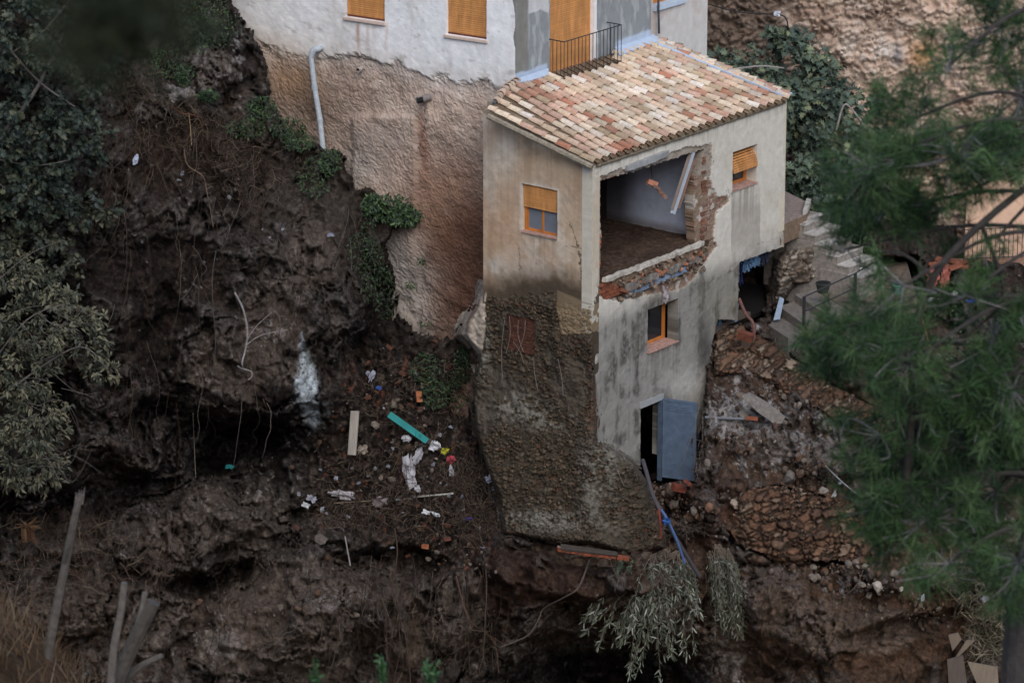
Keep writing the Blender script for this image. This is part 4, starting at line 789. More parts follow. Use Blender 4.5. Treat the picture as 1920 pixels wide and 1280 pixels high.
# ================================================================== walls, landing and stairs to the right
def bw_Y(u, v): return 13.2 - (u - 1325) / 80 * .12 + .0 * v
lump('stone_wall', [(1300, -200), (2350, -200), (2350, 470), (1800, 470), (1560, 440), (1300, 420)], bw_Y, c8(190, 168, 150), c8(164, 140, 122), 401, .3, .0, lab='old rubble stone wall with crumbling pale mortar at the top right', cat='wall', cell=3.4, step=3.0, squash=1.6,
     stones=[c8(168, 144, 126), c8(148, 124, 108), c8(176, 160, 146), c8(156, 128, 108), c8(180, 162, 146), c8(130, 108, 94)], mort=c8(120, 102, 90))
bw = bpy.data.objects['stone_wall']; me = bw.data; nv = len(me.vertices); co = np.empty(nv * 3, np.float32); me.vertices.foreach_get('co', co); co = co.reshape(-1, 3) + LOCS['stone_wall']; cu = np.empty(nv * 4, np.float32); me.color_attributes['Col'].data.foreach_get('color', cu); cu = cu.reshape(-1, 4)
u_, v_ = proj(co); cc = cu[:, :3].astype(float); nm_ = fbm(co * 2.5, 4, 500); nl_ = fbm(co * .8, 3, 501)
paint(cc, (1 - ss(1440, 1520, u_ + 60 * nl_)) * .7, c8(92, 80, 72)); paint(cc, ss(-.35, .15, nl_ + .5 * nm_) * ss(1480, 1560, u_) * .9, c8(198, 174, 156)); paint(cc, .9 * np.exp(-(((u_ - 1640) / 90) ** 2 + ((v_ - 100) / 40) ** 2)) * ss(-.3, .3, nm_), c8(206, 198, 188)); paint(cc, .8 * np.exp(-(((u_ - 1730) / 30) ** 2 + ((v_ - 105) / 30) ** 2)), c8(196, 142, 92))
paint(cc, .8 * np.exp(-(((u_ - 1683) / 10) ** 2 + ((v_ - 105) / 16) ** 2)), c8(96, 96, 100))
cu[:, :3] = cc; me.color_attributes['Col'].data.foreach_set('color', cu.ravel())
CON = c8(142, 134, 126); CONL = c8(182, 176, 168); STD = A3([.71, -.70, 0])
zl = float(fr(1466, 423)[1]); st_root = empty('staircase', atz(1560, 480, zl - 1.5), 'pale concrete staircase descending from the house landing beside the opening', 'stairs')
P_ = [atz(1463, 424, zl), atz(1512, 402, zl), atz(1519, 382, zl), atz(1469, 357, zl), atz(1440, 380, zl)]
mb = MB(); mb.prism(A3(P_), -Z * .50, c8(124, 104, 86)); mb.prism(A3([p + Z * .004 for p in P_]), -Z * .003, c8(140, 126, 118)); mb.build('landing', 'stone', st_root)
mb = MB(); Pq = [atz(1505, 404, zl), atz(1514, 400, zl), atz(1521, 382, zl), atz(1512, 380, zl)]; mb.prism(A3(Pq), Z * .12, CONL); mb.build('landing_kerb', 'plaster', st_root)
NO = -L  # going down towards the ravine
z = zl - .0; mb = MB(); 
p0 = atz(1508, 421, zl - .17); sd_ = []
for i in range(6):
    zi = zl - .17 * (i + 1); nose = p0 + STD * (.37 * i) - Z * .195 * i + R * .02 * rnd.uniform(-1, 1)
    mb.box(nose, R, L, Z, 0.0, 1.12, 0, 1.2, -.17 - 1.6, 0, CON * rnd.uniform(.92, 1.05), .004); mb.box(nose + Z * .003, R, L, Z, -.02, 1.14, -.02, .34, -.04, .0, CONL * rnd.uniform(.9, 1.05), .004)
mb.build('upper_flight', 'stone', st_root)
mb = MB()
def qz(poly, z_, th, col): mb.prism(A3([atz(x, y, z_) for x, y in poly]), -Z * th, col)
zs = float(at(1560, 560, 5.6)[2])
CON = CON * .95
qz([(1490, 552), (1530, 542), (1594, 584), (1552, 590)], zs, .9, CON * .8); qz([(1460, 574), (1492, 565), (1552, 604), (1514, 612)], zs - .2, .9, CON * .72); qz([(1436, 606), (1468, 595), (1508, 622), (1478, 634)], zs - .42, .8, CON * .62)
mb.build('lower_steps', 'stone', st_root)
mb = MB(); qz([(1530, 545), (1580, 505), (1700, 490), (1720, 560), (1600, 585)], zs + .02, .35, c8(110, 98, 86)); o = mb.build('terrace', 'stone'); tag(o, 'worn concrete terrace at the foot of the stairs behind the pine', 'terrace')
# garage interior
gm = MB(); gz0 = -.9
gm.box(C0, R, Z, L, 5.6, 9.2, -1.2, .95, 2.6, 2.8, c8(14, 13, 14)); gm.box(C0, R, Z, L, 5.55, 5.68, -1.2, .9, .31, 2.6, c8(96, 120, 150)); gm.box(C0, R, L, Z, 5.69, 9.2, .31, 2.6, -1.2, -1.1, c8(24, 21, 20))  # near-black back and floor: the room's shade is put into their colour
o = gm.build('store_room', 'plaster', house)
MB().box(C0, R, Z, L, 5.84, 5.93, -.95, .50, .02, .2, c8(112, 136, 166)).build('store_door_post', 'metal', house)
lump('rubble_wall', [(1448, 480), (1470, 465), (1512, 450), (1515, 400), (1552, 480), (1556, 520), (1530, 545), (1490, 548), (1452, 600), (1436, 600), (1440, 540)], 6.2, c8(150, 134, 116), c8(112, 98, 84), 611, .5, 1.6, slope=.3, uref=1480, lab='rough rubble wall under the stairs beside the dark opening', cat='wall', cell=6, stones=[c8(140, 128, 114), c8(110, 98, 86), c8(90, 78, 68), c8(160, 150, 138)], mort=c8(66, 58, 52))
# dry stone retaining walls
DS = [c8(100, 74, 58), c8(84, 62, 50), c8(112, 86, 68), c8(92, 74, 62), c8(114, 98, 84), c8(76, 58, 48)]
lump('retaining_wall', [(1345, 600), (1385, 610), (1450, 640), (1520, 690), (1600, 740), (1690, 790), (1690, 860), (1640, 850), (1590, 800), (1520, 775), (1450, 720), (1400, 700), (1338, 705), (1336, 640)], lambda u, v: baseY(u, v) - .35, c8(130, 96, 70), c8(100, 74, 56), 701, .3, .45, lab='reddish dry stone retaining wall running down from the house to the pine', cat='wall', cell=3.9, squash=1.35, stones=DS + [c8(136, 122, 106)], ew=12, step=2.0)
lump('retaining_wall', [(1400, 915), (1440, 905), (1530, 920), (1600, 945), (1650, 985), (1670, 1030), (1650, 1065), (1560, 1058), (1480, 1056), (1420, 1040), (1368, 1026), (1362, 985), (1385, 960)], lambda u, v: baseY(u, v) - .45, c8(134, 98, 72), c8(104, 78, 58), 711, .3, .35, lab='lower dry stone retaining wall of brown stones above the eroded bank', cat='wall', cell=3.5, squash=1.35, stones=DS, ew=12, step=2.0)
# pale wall and fence far right
mb = MB(); P0 = at(1800, 500, 11.0); mb.box(P0, R * .3 + A3([.95, 0, 0]), Z, A3([0, -1, 0]), .1, 6, -.2, 2.2, -.2, 0, c8(214, 178, 152)); o = mb.build('plastered_wall', 'plaster'); tag(o, 'pinkish plastered wall behind the iron fence at the right edge', 'wall')
fe = MB(); FD = A3([.985, .17, 0]); F0 = at(1806, 489, 10.2)
for i in range(36): fe.tube([F0 + FD * i * .12 + Z * .0, F0 + FD * i * .12 + Z * .85], .010, BLK, 4)
for z_ in (.05, .83): fe.tube([F0 + Z * z_, F0 + FD * 4.3 + Z * z_], .014, BLK, 4)
o = fe.build('iron_fence', 'metal'); tag(o, 'thin black iron fence in front of the pinkish wall', 'fence')
mb = MB(); mb.box(F0, FD, Z, A3([0.17, -.985, 0]), -.9, 5, -.95, -.02, -.3, .15, c8(150, 118, 98), .01); o = mb.build('low_wall', 'stone'); tag(o, 'low concrete wall carrying the black iron fence', 'wall')
hr = MB(); 
posts = [(1508, 556, 3.9), (1604, 512, 5.2)]
for (x, y, Y) in posts: p = at(x, y, Y); hr.box(p, R, L, Z, -.03, .03, -.03, .03, -.75, 0, BLK)
for dz_ in (0, -.38): hr.tube([at(1508, 556, 3.9) + Z * dz_, at(1604, 512, 5.2) + Z * dz_], .02, BLK, 5)
hr.tube([at(1604, 512, 5.2), at(1640, 490, 5.7)], .02, BLK, 5)
o = hr.build('handrail', 'metal'); tag(o, 'black metal handrail on two posts along the lower steps', 'railing')
hr = MB(); hr.tube([at(1545, 640, 4.4), at(1610, 608, 5.2), at(1700, 572, 6.2)], .03, c8(120, 122, 124), 5); hr.tube([at(1545, 650, 4.4), at(1700, 582, 6.2)], .018, c8(60, 60, 62), 5)
o = hr.build('fallen_rail', 'metal'); tag(o, 'long grey metal rail lying aslant below the terrace edge', 'rail')
# ================================================================== plants
LOBE = [(0, 0), (.18, .10), (.12, .34), (.34, .20), (.46, .44), (.56, .18), (.78, .24), (.74, .08), (1, 0), (.74, -.08), (.78, -.24), (.56, -.18), (.46, -.44), (.34, -.20), (.12, -.34), (.18, -.10)]
OVAL = [(0, 0), (.25, .16), (.6, .17), (1, 0), (.6, -.17), (.25, -.16)]
SLIM = [(0, 0), (.3, .085), (.7, .08), (1, 0), (.7, -.08), (.3, -.085)]
def leaf_arrays(C, D, N, size, shape, fold=.35, curl=.25):
    """C bases, D directions, N normals (n,3), size (n,)"""
    D = D / (np.linalg.norm(D, axis=1)[:, None] + 1e-9); S = np.cross(D, N); S /= np.linalg.norm(S, axis=1)[:, None] + 1e-9; N = np.cross(S, D)
    sh = A3(shape); x = sh[:, 0][None, :, None]; y = sh[:, 1][None, :, None]; s = size[:, None, None]
    V = C[:, None] + s * (x * D[:, None] + y * S[:, None] + (np.abs(y) * fold - curl * x * x) * N[:, None])
    k = len(shape); return V.reshape(-1, 3), np.arange(len(C) * k).reshape(-1, k)
def unit(n, rs=RS):
    a = rs.normal(size=(n, 3)); return a / np.linalg.norm(a, axis=1)[:, None]
def clump_pts(blobs, n, shell=.55, rs=RS):
    """blobs: (u, v, Y, ru, rv) in plan; returns points and outward directions"""
    w_ = np.array([b[3] * b[4] for b in blobs], float); w_ /= w_.sum(); idx = rs.choice(len(blobs), n, p=w_)
    d = unit(n, rs); r = (shell + (1 - shell) * rs.rand(n)) ** 1.0 * (.85 + .3 * rs.rand(n)); B = np.array(blobs, float)[idx]; c = at(B[:, 0], B[:, 1], B[:, 2]); sc = (c[:, 1] - CAM[1]) / (FPX * .95)
    rad = np.stack([B[:, 3] * sc, .8 * np.maximum(B[:, 3], B[:, 4]) * sc, B[:, 4] * sc], 1); return c + d * rad * r[:, None], d
def foliage(name, blobs, n, size, shape, pal, parent, shell=.5, droop=.3, fold=.35, seed=1, clump=14, m='leaf'):
    rs = np.random.RandomState(seed); P, d = clump_pts(blobs, max(n // clump, 1), shell, rs); k = clump
    P = np.repeat(P, k, 0); d = np.repeat(d, k, 0); cl = np.repeat(rs.rand(len(P) // k), k)
    P = P + unit(len(P), rs) * (size * 1.1) * rs.rand(len(P))[:, None]
    D = d * .7 + unit(len(P), rs) * .9; D[:, 2] -= droop; N = unit(len(P), rs) * .7 + A3([0, -.35, .9])
    V, F = leaf_arrays(P, D, N, size * (.6 + .7 * rs.rand(len(P))), shape, fold)
    pal = A3(pal); c = pal[np.minimum((rs.rand(len(P)) * .5 + cl * .5) * len(pal), len(pal) - 1).astype(int)] * (.75 + .5 * rs.rand(len(P)))[:, None]
    return mk(name, V, F, np.repeat(c, len(shape), 0), m, parent)
def limb(mb, pts, r0, r1, col, k=6, sm=5):
    p = smoothpts(pts, sm); n = len(p); mb.tube(p, np.linspace(r0, r1, n), col, k); return p
GB = c8(128, 122, 116)
# fig tree behind the house
FB = [(1480, 110, 11, 60, 55), (1545, 170, 10.6, 60, 55), (1400, 150, 10.6, 60, 40), (1590, 215, 10.8, 55, 60), (1500, 215, 10.2, 60, 60), (1560, 290, 10.2, 70, 60), (1625, 290, 10.6, 45, 50), (1520, 350, 9.8, 55, 60), (1350, 120, 11, 40, 25), (1600, 370, 10.2, 50, 50), (1440, 200, 10.2, 50, 50)]
fig = empty('fig_tree', at(1550, 470, 10.5), 'fig tree with broad lobed leaves crowding behind the tiled roof', 'tree')
foliage('crown', FB, 5200, .25, LOBE, [c8(56, 68, 60), c8(68, 82, 72), c8(80, 94, 80), c8(94, 106, 86), c8(114, 120, 90)], fig, .55, .35, seed=3)
mb = MB(); limb(mb, [at(1540, 480, 10.6), at(1535, 380, 10.5), at(1560, 280, 10.4)], .12, .06, GB); limb(mb, [at(1540, 480, 10.6), at(1500, 350, 10.8), at(1480, 200, 11)], .10, .04, GB); mb.build('trunk', 'bark', fig)
mb = MB()
for pts, r in (([(1568, 245), (1582, 198), (1598, 206), (1622, 236), (1648, 258), (1660, 300)], .028), ([(1622, 236), (1640, 228), (1656, 226)], .012), ([(1636, 250), (1620, 262), (1600, 268)], .012), ([(1582, 198), (1562, 215), (1546, 240)], .014), ([(1584, 200), (1575, 230), (1580, 255)], .012),
               ([(1350, 135), (1390, 128), (1430, 124), (1470, 128)], .03), ([(1518, 135), (1530, 120), (1543, 138)], .022), ([(1590, 185), (1612, 205), (1632, 215)], .012)):
    mb = MB() if len(pts) > 3 else mb; limb(mb, [at(x, y, 9.3) for x, y in pts], r, r * .6, c8(150, 142, 138)); tag(mb.build('bare_branch', 'bark', fig), 'pale leafless arching branch') if len(pts) > 3 else None
# shrubs hanging over the left edge
LG = [c8(48, 54, 46), c8(62, 66, 54), c8(80, 80, 64), c8(98, 95, 76), c8(110, 105, 84)]
tA = empty('leafy_tree', surf(30, 330), 'dark green maple-leaved tree spilling down the top left corner', 'tree')
foliage('crown', [(50, 60, -1.6, 120, 100), (170, 110, -1.0, 70, 80), (60, 230, -1.8, 120, 90), (150, 260, -1.2, 60, 80), (50, 360, -2.0, 90, 70), (150, 395, -1.6, 60, 30), (10, 300, -2, 60, 90)], 6800, .17, LOBE, [c8(34, 42, 37), c8(42, 52, 44), c8(52, 60, 48), c8(70, 72, 54)], tA, .5, .4, seed=5)
mb = MB(); TW = c8(96, 90, 86)
for pts, r in (([(-40, 300), (60, 180), (120, 60)], .06), ([(-40, 290), (60, 310), (130, 300)], .02), ([(-20, 330), (60, 390), (110, 410)], .02), ([(20, 100), (80, 60), (130, 0)], .02), ([(-10, 60), (70, 150), (140, 200)], .03)): limb(mb, [at(x, y, -2.2) for x, y in pts], r, r * .5, TW)
mb.build('branches', 'bark', tA)
tB = empty('leafy_tree', surf(20, 900), 'grey green shrubby tree at the left edge above the broken stump', 'tree')
foliage('crown', [(60, 610, -2.6, 90, 50), (140, 640, -2.6, 65, 40), (190, 690, -2.4, 40, 28), (40, 700, -2.8, 70, 60), (60, 790, -2.8, 70, 70), (30, 520, -2.4, 60, 40), (110, 560, -2.4, 50, 25), (80, 880, -2.6, 45, 50), (20, 860, -2.8, 60, 60), (160, 600, -2.4, 40, 20)], 7600, .15, OVAL, LG, tB, .5, .35, seed=6)
mb = MB()
for pts, r in (([(-40, 780), (60, 700), (150, 650), (200, 690)], .03), ([(-30, 700), (50, 600), (120, 570)], .025), ([(0, 820), (80, 850), (110, 900)], .02), ([(-40, 560), (50, 480), (120, 450)], .015)): limb(mb, [at(x, y, -3.0) for x, y in pts], r, r * .4, TW)
for i in range(40):
    a = (rnd.uniform(20, 120), rnd.uniform(580, 880)); limb(mb, [at(*a, -3.1), at(a[0] + rnd.uniform(20, 60), a[1] + rnd.uniform(-20, 40), -3.2), at(a[0] + rnd.uniform(50, 90), a[1] + rnd.uniform(-30, 60), -3.0)], .007, .003, TW, 4, 3)
mb.build('branches', 'bark', tB)
tC = empty('bush', surf(120, 450), 'sparse drooping bush between the two leafy trees on the left', 'bush')
foliage('foliage', [(60, 450, -1.6, 80, 30), (190, 400, -1.2, 40, 16), (100, 500, -1.4, 70, 22), (20, 480, -1.8, 50, 40), (90, 560, -1.5, 60, 20)], 1700, .15, LOBE, [c8(42, 48, 40), c8(58, 62, 50), c8(78, 78, 60)], tC, .4, .5, seed=8)
# ivy and weeds
def weed(name, lab, cat, spots, n, size, pal, off=.18, seed=1, shape=OVAL, Y=None):
    rs = np.random.RandomState(seed); C = []
    for i in range(n):
        s = spots[rs.randint(len(spots))]; a = rs.rand() * 6.283; r = math.sqrt(rs.rand()); u = s[0] + s[2] * r * math.cos(a); v = s[1] + s[3] * r * math.sin(a)
        if Y is None:
            p = surf(u, v, off * rs.rand() + .02)
            if sdf(A3([u]), A3([v]), PUSH)[0] < 6 and u < 920:
                q = bp(u, v, .10 + off * rs.rand()); p = p if p[1] < q[1] else q
        else: p = at(u, v, Y + rs.rand() * .3)
        C.append(p)
    C = A3(C); D = unit(n, rs) + A3([0, -.5, -.3]); N = unit(n, rs) * .5 + A3([0, -.8, .6])
    V, F = leaf_arrays(C, D, N, size * (.5 + .9 * rs.rand(n)), shape, .2); pal = A3(pal); c = pal[rs.randint(len(pal), size=n)] * (.6 + .7 * rs.rand(n))[:, None]
    o = mk(name, V, F, np.repeat(c, len(shape), 0), 'leaf'); tag(o, lab, cat)
    if name in ('ground_cover', 'moss'): o['kind'] = 'stuff'
    return o
IV = [c8(44, 62, 40), c8(58, 80, 48), c8(70, 92, 52), c8(40, 54, 40)]
weed('ivy', 'bright green ivy tuft where the cliff meets the rough wall', 'plant', [(730, 390, 46, 26), (760, 405, 30, 18), (700, 380, 20, 16)], 1500, .11, IV, .35, 11)
weed('ivy', 'dark ivy strip hanging down the cliff edge below the ivy tuft', 'plant', [(690, 440, 16, 50), (700, 490, 22, 40), (722, 550, 22, 50), (705, 530, 30, 40), (680, 470, 30, 40)], 900, .08, [c * .6 for c in IV], .2, 12)
weed('ivy', 'dark ivy on the ledge beside the long drain pipe', 'plant', [(490, 205, 30, 26), (540, 240, 35, 20), (560, 265, 30, 18), (620, 300, 20, 25), (590, 330, 30, 40)], 1500, .09, [c * .8 for c in IV], .2, 13)
weed('ground_cover', 'green weeds among pale rocks at the top of the cliff', 'weeds', [(400, 50, 50, 40), (380, 20, 50, 30), (345, 140, 18, 20), (370, 60, 40, 40), (310, 110, 30, 40), (390, 180, 20, 12), (460, 240, 40, 18)], 2400, .07, IV, .12, 14)
weed('bush', 'dark green bush in the hollow beside the stone base', 'bush', [(868, 690, 20, 40), (850, 730, 36, 36), (815, 740, 30, 26), (880, 660, 12, 20), (800, 690, 30, 30)], 1500, .08, [c * .75 for c in IV], .3, 15)
weed('ground_cover', 'low green weeds behind the terrace', 'weeds', [(1700, 590, 60, 40), (1760, 560, 100, 30), (1660, 660, 40, 30), (1580, 690, 30, 20), (1860, 640, 90, 50), (1800, 720, 90, 60)], 1600, .08, [c * .9 for c in IV], .15, 16)
weed('ivy', 'small plants rooted on the pale rough patch of the wall', 'plant', [(790, 490, 8, 6), (770, 535, 8, 6), (795, 605, 14, 8)], 130, .07, IV, .15, 17)
weed('weeds', 'dark overgrowth in the shade between house and stairs', 'weeds', [(1530, 430, 30, 26), (1560, 400, 40, 30), (1590, 440, 40, 30), (1620, 470, 30, 20), (1490, 320, 20, 60)], 1500, .12, [c * .7 for c in IV], .4, 18)
# uprooted branches hanging from the eroded edge
def hanging(lab, tops, ends, n, seed, pal, size=.15):
    rs = np.random.RandomState(seed); root = empty('hanging_branch', surf(*tops[0], .4), lab, 'branch'); mb = MB(); C = []; D = []
    for i in range(n):
        t = tops[rs.randint(len(tops))]; e = ends[rs.randint(len(ends))]; k = rs.uniform(.55, 1.05); off = rs.uniform(.35, 1.0)
        u0, v0 = t[0] + rs.uniform(-6, 6), t[1] + rs.uniform(-4, 4); u1 = u0 + (e[0] - u0) * k + rs.uniform(-14, 14); v1 = v0 + (e[1] - v0) * k
        Ya = surf(u0, v0)[1] - .1; Yb = Ya - off * .9
        P = smoothpts([at(u0, v0, Ya), at(u0 + (u1 - u0) * .55 + rs.uniform(-6, 6), v0 + (v1 - v0) * .35, Ya - off * .8), at(u1, v1, Yb)], 9); mb.tube(P, np.linspace(.014, .004, len(P)), c8(104, 92, 80), 4)
        for j in range(int(len(P) * .35), len(P)):
            for q in range(4 if j > len(P) * .6 else 2): C.append(P[j] + rs.normal(size=3) * .025); D.append((P[j] - P[j - 1]) / np.linalg.norm(P[j] - P[j - 1]) + rs.normal(size=3) * .55)
    mb.build('stems', 'bark', root); C = A3(C); D = A3(D); V, F = leaf_arrays(C, D, unit(len(C), rs) + A3([0, -1, .3]), size * (.6 + .6 * rs.rand(len(C))), SLIM, .2, .2); pal = A3(pal)
    mk('leaves', V, F, np.repeat(pal[rs.randint(len(pal), size=len(C))] * (.7 + .6 * rs.rand(len(C)))[:, None], 6, 0), 'leaf', root); return root
HB = [c8(104, 108, 96), c8(128, 130, 118), c8(88, 94, 80), c8(76, 84, 66)]
hanging('wilted leafy branch hanging in a wide fan under the stone base', [(1270, 1035), (1250, 1030), (1225, 1040), (1285, 1050)], [(1090, 1150), (1100, 1180), (1110, 1160), (1130, 1205), (1170, 1200), (1190, 1255), (1210, 1200), (1230, 1272), (1250, 1230), (1270, 1190), (1290, 1220), (1310, 1160)], 110, 21, HB, .18)
hanging('narrow wilted branch hanging to the right of the wide fan', [(1345, 1022), (1360, 1030), (1330, 1035)], [(1350, 1180), (1370, 1200), (1390, 1150), (1410, 1160), (1380, 1190), (1345, 1150)], 46, 22, [c * .9 for c in HB], .14)
hanging('tiny leafy sprig under the brick ledge', [(1180, 1040)], [(1150, 1080), (1140, 1090), (1160, 1075)], 6, 23, [c8(84, 98, 78)], .12)
# foreground pine ----------------------------------------------------
def tufts(name, P, D, m, pal, parent, nn=56, ln=.14, wd=.0045, seed=2):
    rs = np.random.RandomState(seed); n = len(P); k = nn
    D = D / np.linalg.norm(D, axis=1)[:, None]; t = rs.rand(n * k); B = np.repeat(P, k, 0) + np.repeat(D, k, 0) * (t * .16)[:, None]
    d = np.repeat(D, k, 0) * .55 + unit(n * k, rs) * .75; d /= np.linalg.norm(d, axis=1)[:, None]; S = np.cross(d, unit(n * k, rs)); S /= np.linalg.norm(S, axis=1)[:, None]
    l = ln * (.7 + .5 * rs.rand(n * k))[:, None]; V = np.stack([B - S * wd, B + S * wd, B + d * l + S * wd * .4 - Z * .01, B + d * l - S * wd * .4 - Z * .01], 1).reshape(-1, 3)
    pal = A3(pal); c = pal[np.repeat(rs.randint(len(pal), size=n), k)] * (.7 + .6 * rs.rand(n * k))[:, None]
    return mk(name, V, np.arange(n * k * 4).reshape(-1, 4), np.repeat(c, 4, 0), m, parent)
pine = empty('pine_tree', at(1925, 1500, -60), 'large out of focus green pine in the right foreground', 'tree')
PBL = [(1860, 60, 80, 90, 60), (1905, 190, 60, 130, 60), (1770, 130, 40, 60, 22), (1700, 230, 66, 70, 50), (1620, 320, 60, 60, 46), (1780, 300, 100, 90, 80), (1850, 290, 60, 50, 34), (1650, 400, 90, 50, 56), (1750, 400, 70, 50, 40), (1590, 650, 66, 56, 46), (1560, 620, 40, 30, 20), (1640, 590, 50, 40, 26), (1905, 600, 40, 40, 14), (1690, 690, 80, 70, 44),
       (1850, 640, 70, 70, 46), (1890, 740, 50, 90, 46), (1790, 830, 90, 90, 74), (1690, 880, 80, 70, 64), (1640, 950, 50, 56, 34), (1720, 980, 100, 76, 74), (1850, 930, 90, 110, 80), (1760, 1060, 90, 36, 30), (1900, 1060, 50, 80, 40), (1840, 760, 70, 60, 44), (1720, 780, 60, 60, 34), (1680, 540, 70, 50, 14), (1800, 560, 70, 50, 16), (1580, 470, 40, 30, 8), (1860, 450, 50, 50, 12), (1640, 820, 60, 50, 20), (1660, 780, 40, 50, 16)]
Pp = []; Dp = []; rs = np.random.RandomState(77); mb = MB(); axis = smoothpts([at(1905, 1400, -60), at(1925, 1100, -60), at(1990, 850, -60), at(2030, 500, -60), at(2040, 100, -60), at(2050, -250, -60)], 6)
BK = c8(66, 62, 60); twg = MB()
for (u, v, ru, rv, n) in PBL:
    Yc = -60 + rs.uniform(-1.2, 1.2); ctr = at(u + ru * .2, v - rv * .1, Yc); k = int(np.argmin(np.abs(axis[:, 2] - ctr[2] - .25))); a = axis[k]
    mid = (a + ctr) / 2 + A3([0, 0, .18 + rs.uniform(-.1, .1)]); limb(mb, [a, mid, ctr], .028, .012, BK, 6)
    for i in range(int(n * .46)):
        an = rs.rand() * 6.283; r = math.sqrt(rs.rand()) * 1.15 + .1; q = at(u + ru * r * math.cos(an), v + rv * r * math.sin(an), Yc + rs.uniform(-.6, .6)); mm = (ctr + q) / 2 + rs.normal(size=3) * .06
        tw = smoothpts([ctr, mm, q], 5); twg.tube(tw, np.linspace(.008, .004, len(tw)), c8(120, 118, 120), 4)
        for k_ in range(4, len(tw)):
            if rs.rand() < .55: Pp.append(tw[k_] + rs.normal(size=3) * .02); Dp.append((tw[k_] - tw[k_ - 1]) / (np.linalg.norm(tw[k_] - tw[k_ - 1]) + 1e-6) + rs.normal(size=3) * .45 + A3([0, 0, .1]))
tufts('crown', A3(Pp), A3(Dp), 'needle', [c8(50, 76, 44), c8(62, 90, 50), c8(40, 60, 40), c8(78, 102, 62), c8(56, 84, 48)], pine, 32, .15, .003)
mb.tube(axis, np.linspace(.17, .10, len(axis)), c8(78, 74, 72), 12)
limb(mb, [at(1990, 300, -60.5), at(1840, 420, -60.6), at(1750, 520, -60.6), at(1715, 640, -60.5), at(1710, 760, -60.4), at(1700, 900, -60.2)], .03, .035, BK, 8)
limb(mb, [at(1750, 520, -60.6), at(1700, 480, -60.3), at(1650, 470, -60.2)], .02, .008, BK); limb(mb, [at(1716, 640, -60.6), at(1780, 700, -60.3), at(1830, 720, -60.2)], .02, .01, BK); limb(mb, [at(1840, 420, -60.6), at(1880, 560, -60.3), at(1790, 640, -60.2)], .022, .01, BK)
mb.build('trunk', 'bark', pine); tag(twg.build('twigs', 'bark', pine), kind='stuff')
pb_ = empty('pine_branch', at(230, -80, -85), 'heavily blurred dark pine branch hanging into the top left', 'branch')
rs = np.random.RandomState(5); Pq = []; Dq = []
for i in range(70): 
    an = rs.rand() * 6.283; r = math.sqrt(rs.rand()); u = 235 + 88 * r * math.cos(an); v = 5 + 72 * r * math.sin(an); Pq.append(at(u, v, -85 + rs.uniform(-.1, .1))); Dq.append(rs.normal(size=3) + A3([0, 0, -.3]))
tufts('needles', A3(Pq), A3(Dq), 'needle', [c8(44, 50, 30), c8(38, 44, 28)], pb_, 60, .08, .0015, 9)
mb = MB(); limb(mb, [at(240, -400, -85.2), at(235, -100, -85), at(230, 20, -85)], .012, .005, BK); mb.build('stem', 'bark', pb_)
# blurred sticks, grass and sprigs on the near bank
SG = c8(104, 98, 92)
mb = MB(); limb(mb, [at(80, 1290, -50), at(98, 1180, -50), at(122, 1060, -50), at(140, 970, -50.1), at(151, 926, -50.1)], .062, .036, SG * .8, 9, 6); [mb.tube(wob(at(148 + q, 945, -50.1), at(152 + q * 1.5, 922 - 5 * (q % 3), -50.1), 4, .02), [.02, .016, .01, .003], SG * .9, 5) for q in (-6, -2, 1, 5)]; mb.tube(wob(at(120, 1060, -50), at(134, 1020, -50.2), 4, .03), [.03, .02, .012, .004], SG * .7, 5); o = mb.build('broken_pole', 'bark'); tag(o, 'tall grey splintered dead trunk leaning in the blurred left foreground', 'dead trunk')
mb = MB(); limb(mb, [at(200, 1330, -54), at(235, 1240, -54), at(262, 1180, -54), at(288, 1128, -54)], .085, .075, SG * .6, 9, 5); limb(mb, [at(205, 1330, -54.2), at(213, 1220, -54.2), at(226, 1150, -54.2), at(233, 1092, -54.2)], .05, .035, SG, 7, 5); limb(mb, [at(222, 1290, -53.8), at(262, 1250, -53.8), at(305, 1228, -53.8)], .05, .03, SG * .8, 7, 5); limb(mb, [at(240, 1240, -54), at(262, 1160, -54), at(272, 1110, -54)], .045, .03, SG, 6, 5)
o = mb.build('tree_stump', 'bark'); tag(o, 'blurred dead stump with several grey broken stems at the bottom left', 'stump')
rs = np.random.RandomState(15); n = 2600; X0 = at(-60, 1280, -50)[0]; Bx = X0 + rs.normal(size=n) * 1.0; By = -50 + rs.normal(size=n) * 1.6
ii = [int(np.argmin((BANK[:, 0] - x) ** 2 + (BANK[:, 1] - y) ** 2)) for x, y in zip(Bx[:600], By[:600])]; Bz = np.repeat(BANK[ii, 2], 5)[:n]; Bx = np.repeat(Bx[:600], 5)[:n] + rs.normal(size=n) * .05; By = np.repeat(By[:600], 5)[:n] + rs.normal(size=n) * .05
C = np.stack([Bx, By, Bz - .03], 1); D = rs.normal(size=(n, 3)) * .4 + Z; V, F = leaf_arrays(C, D, unit(n, rs), .2 + .25 * rs.rand(n), [(0, .02), (.6, .012), (1, 0), (.6, -.012), (0, -.02)], 0, .3); pal = A3([c8(92, 74, 56), c8(104, 82, 60), c8(82, 62, 46), c8(92, 84, 68)])
o = mk('dry_grass', V, F, np.repeat(pal[rs.randint(4, size=n)], 5, 0), 'leaf'); tag(o, 'dry orange brown grass on the near bank', 'grass', kind='stuff')
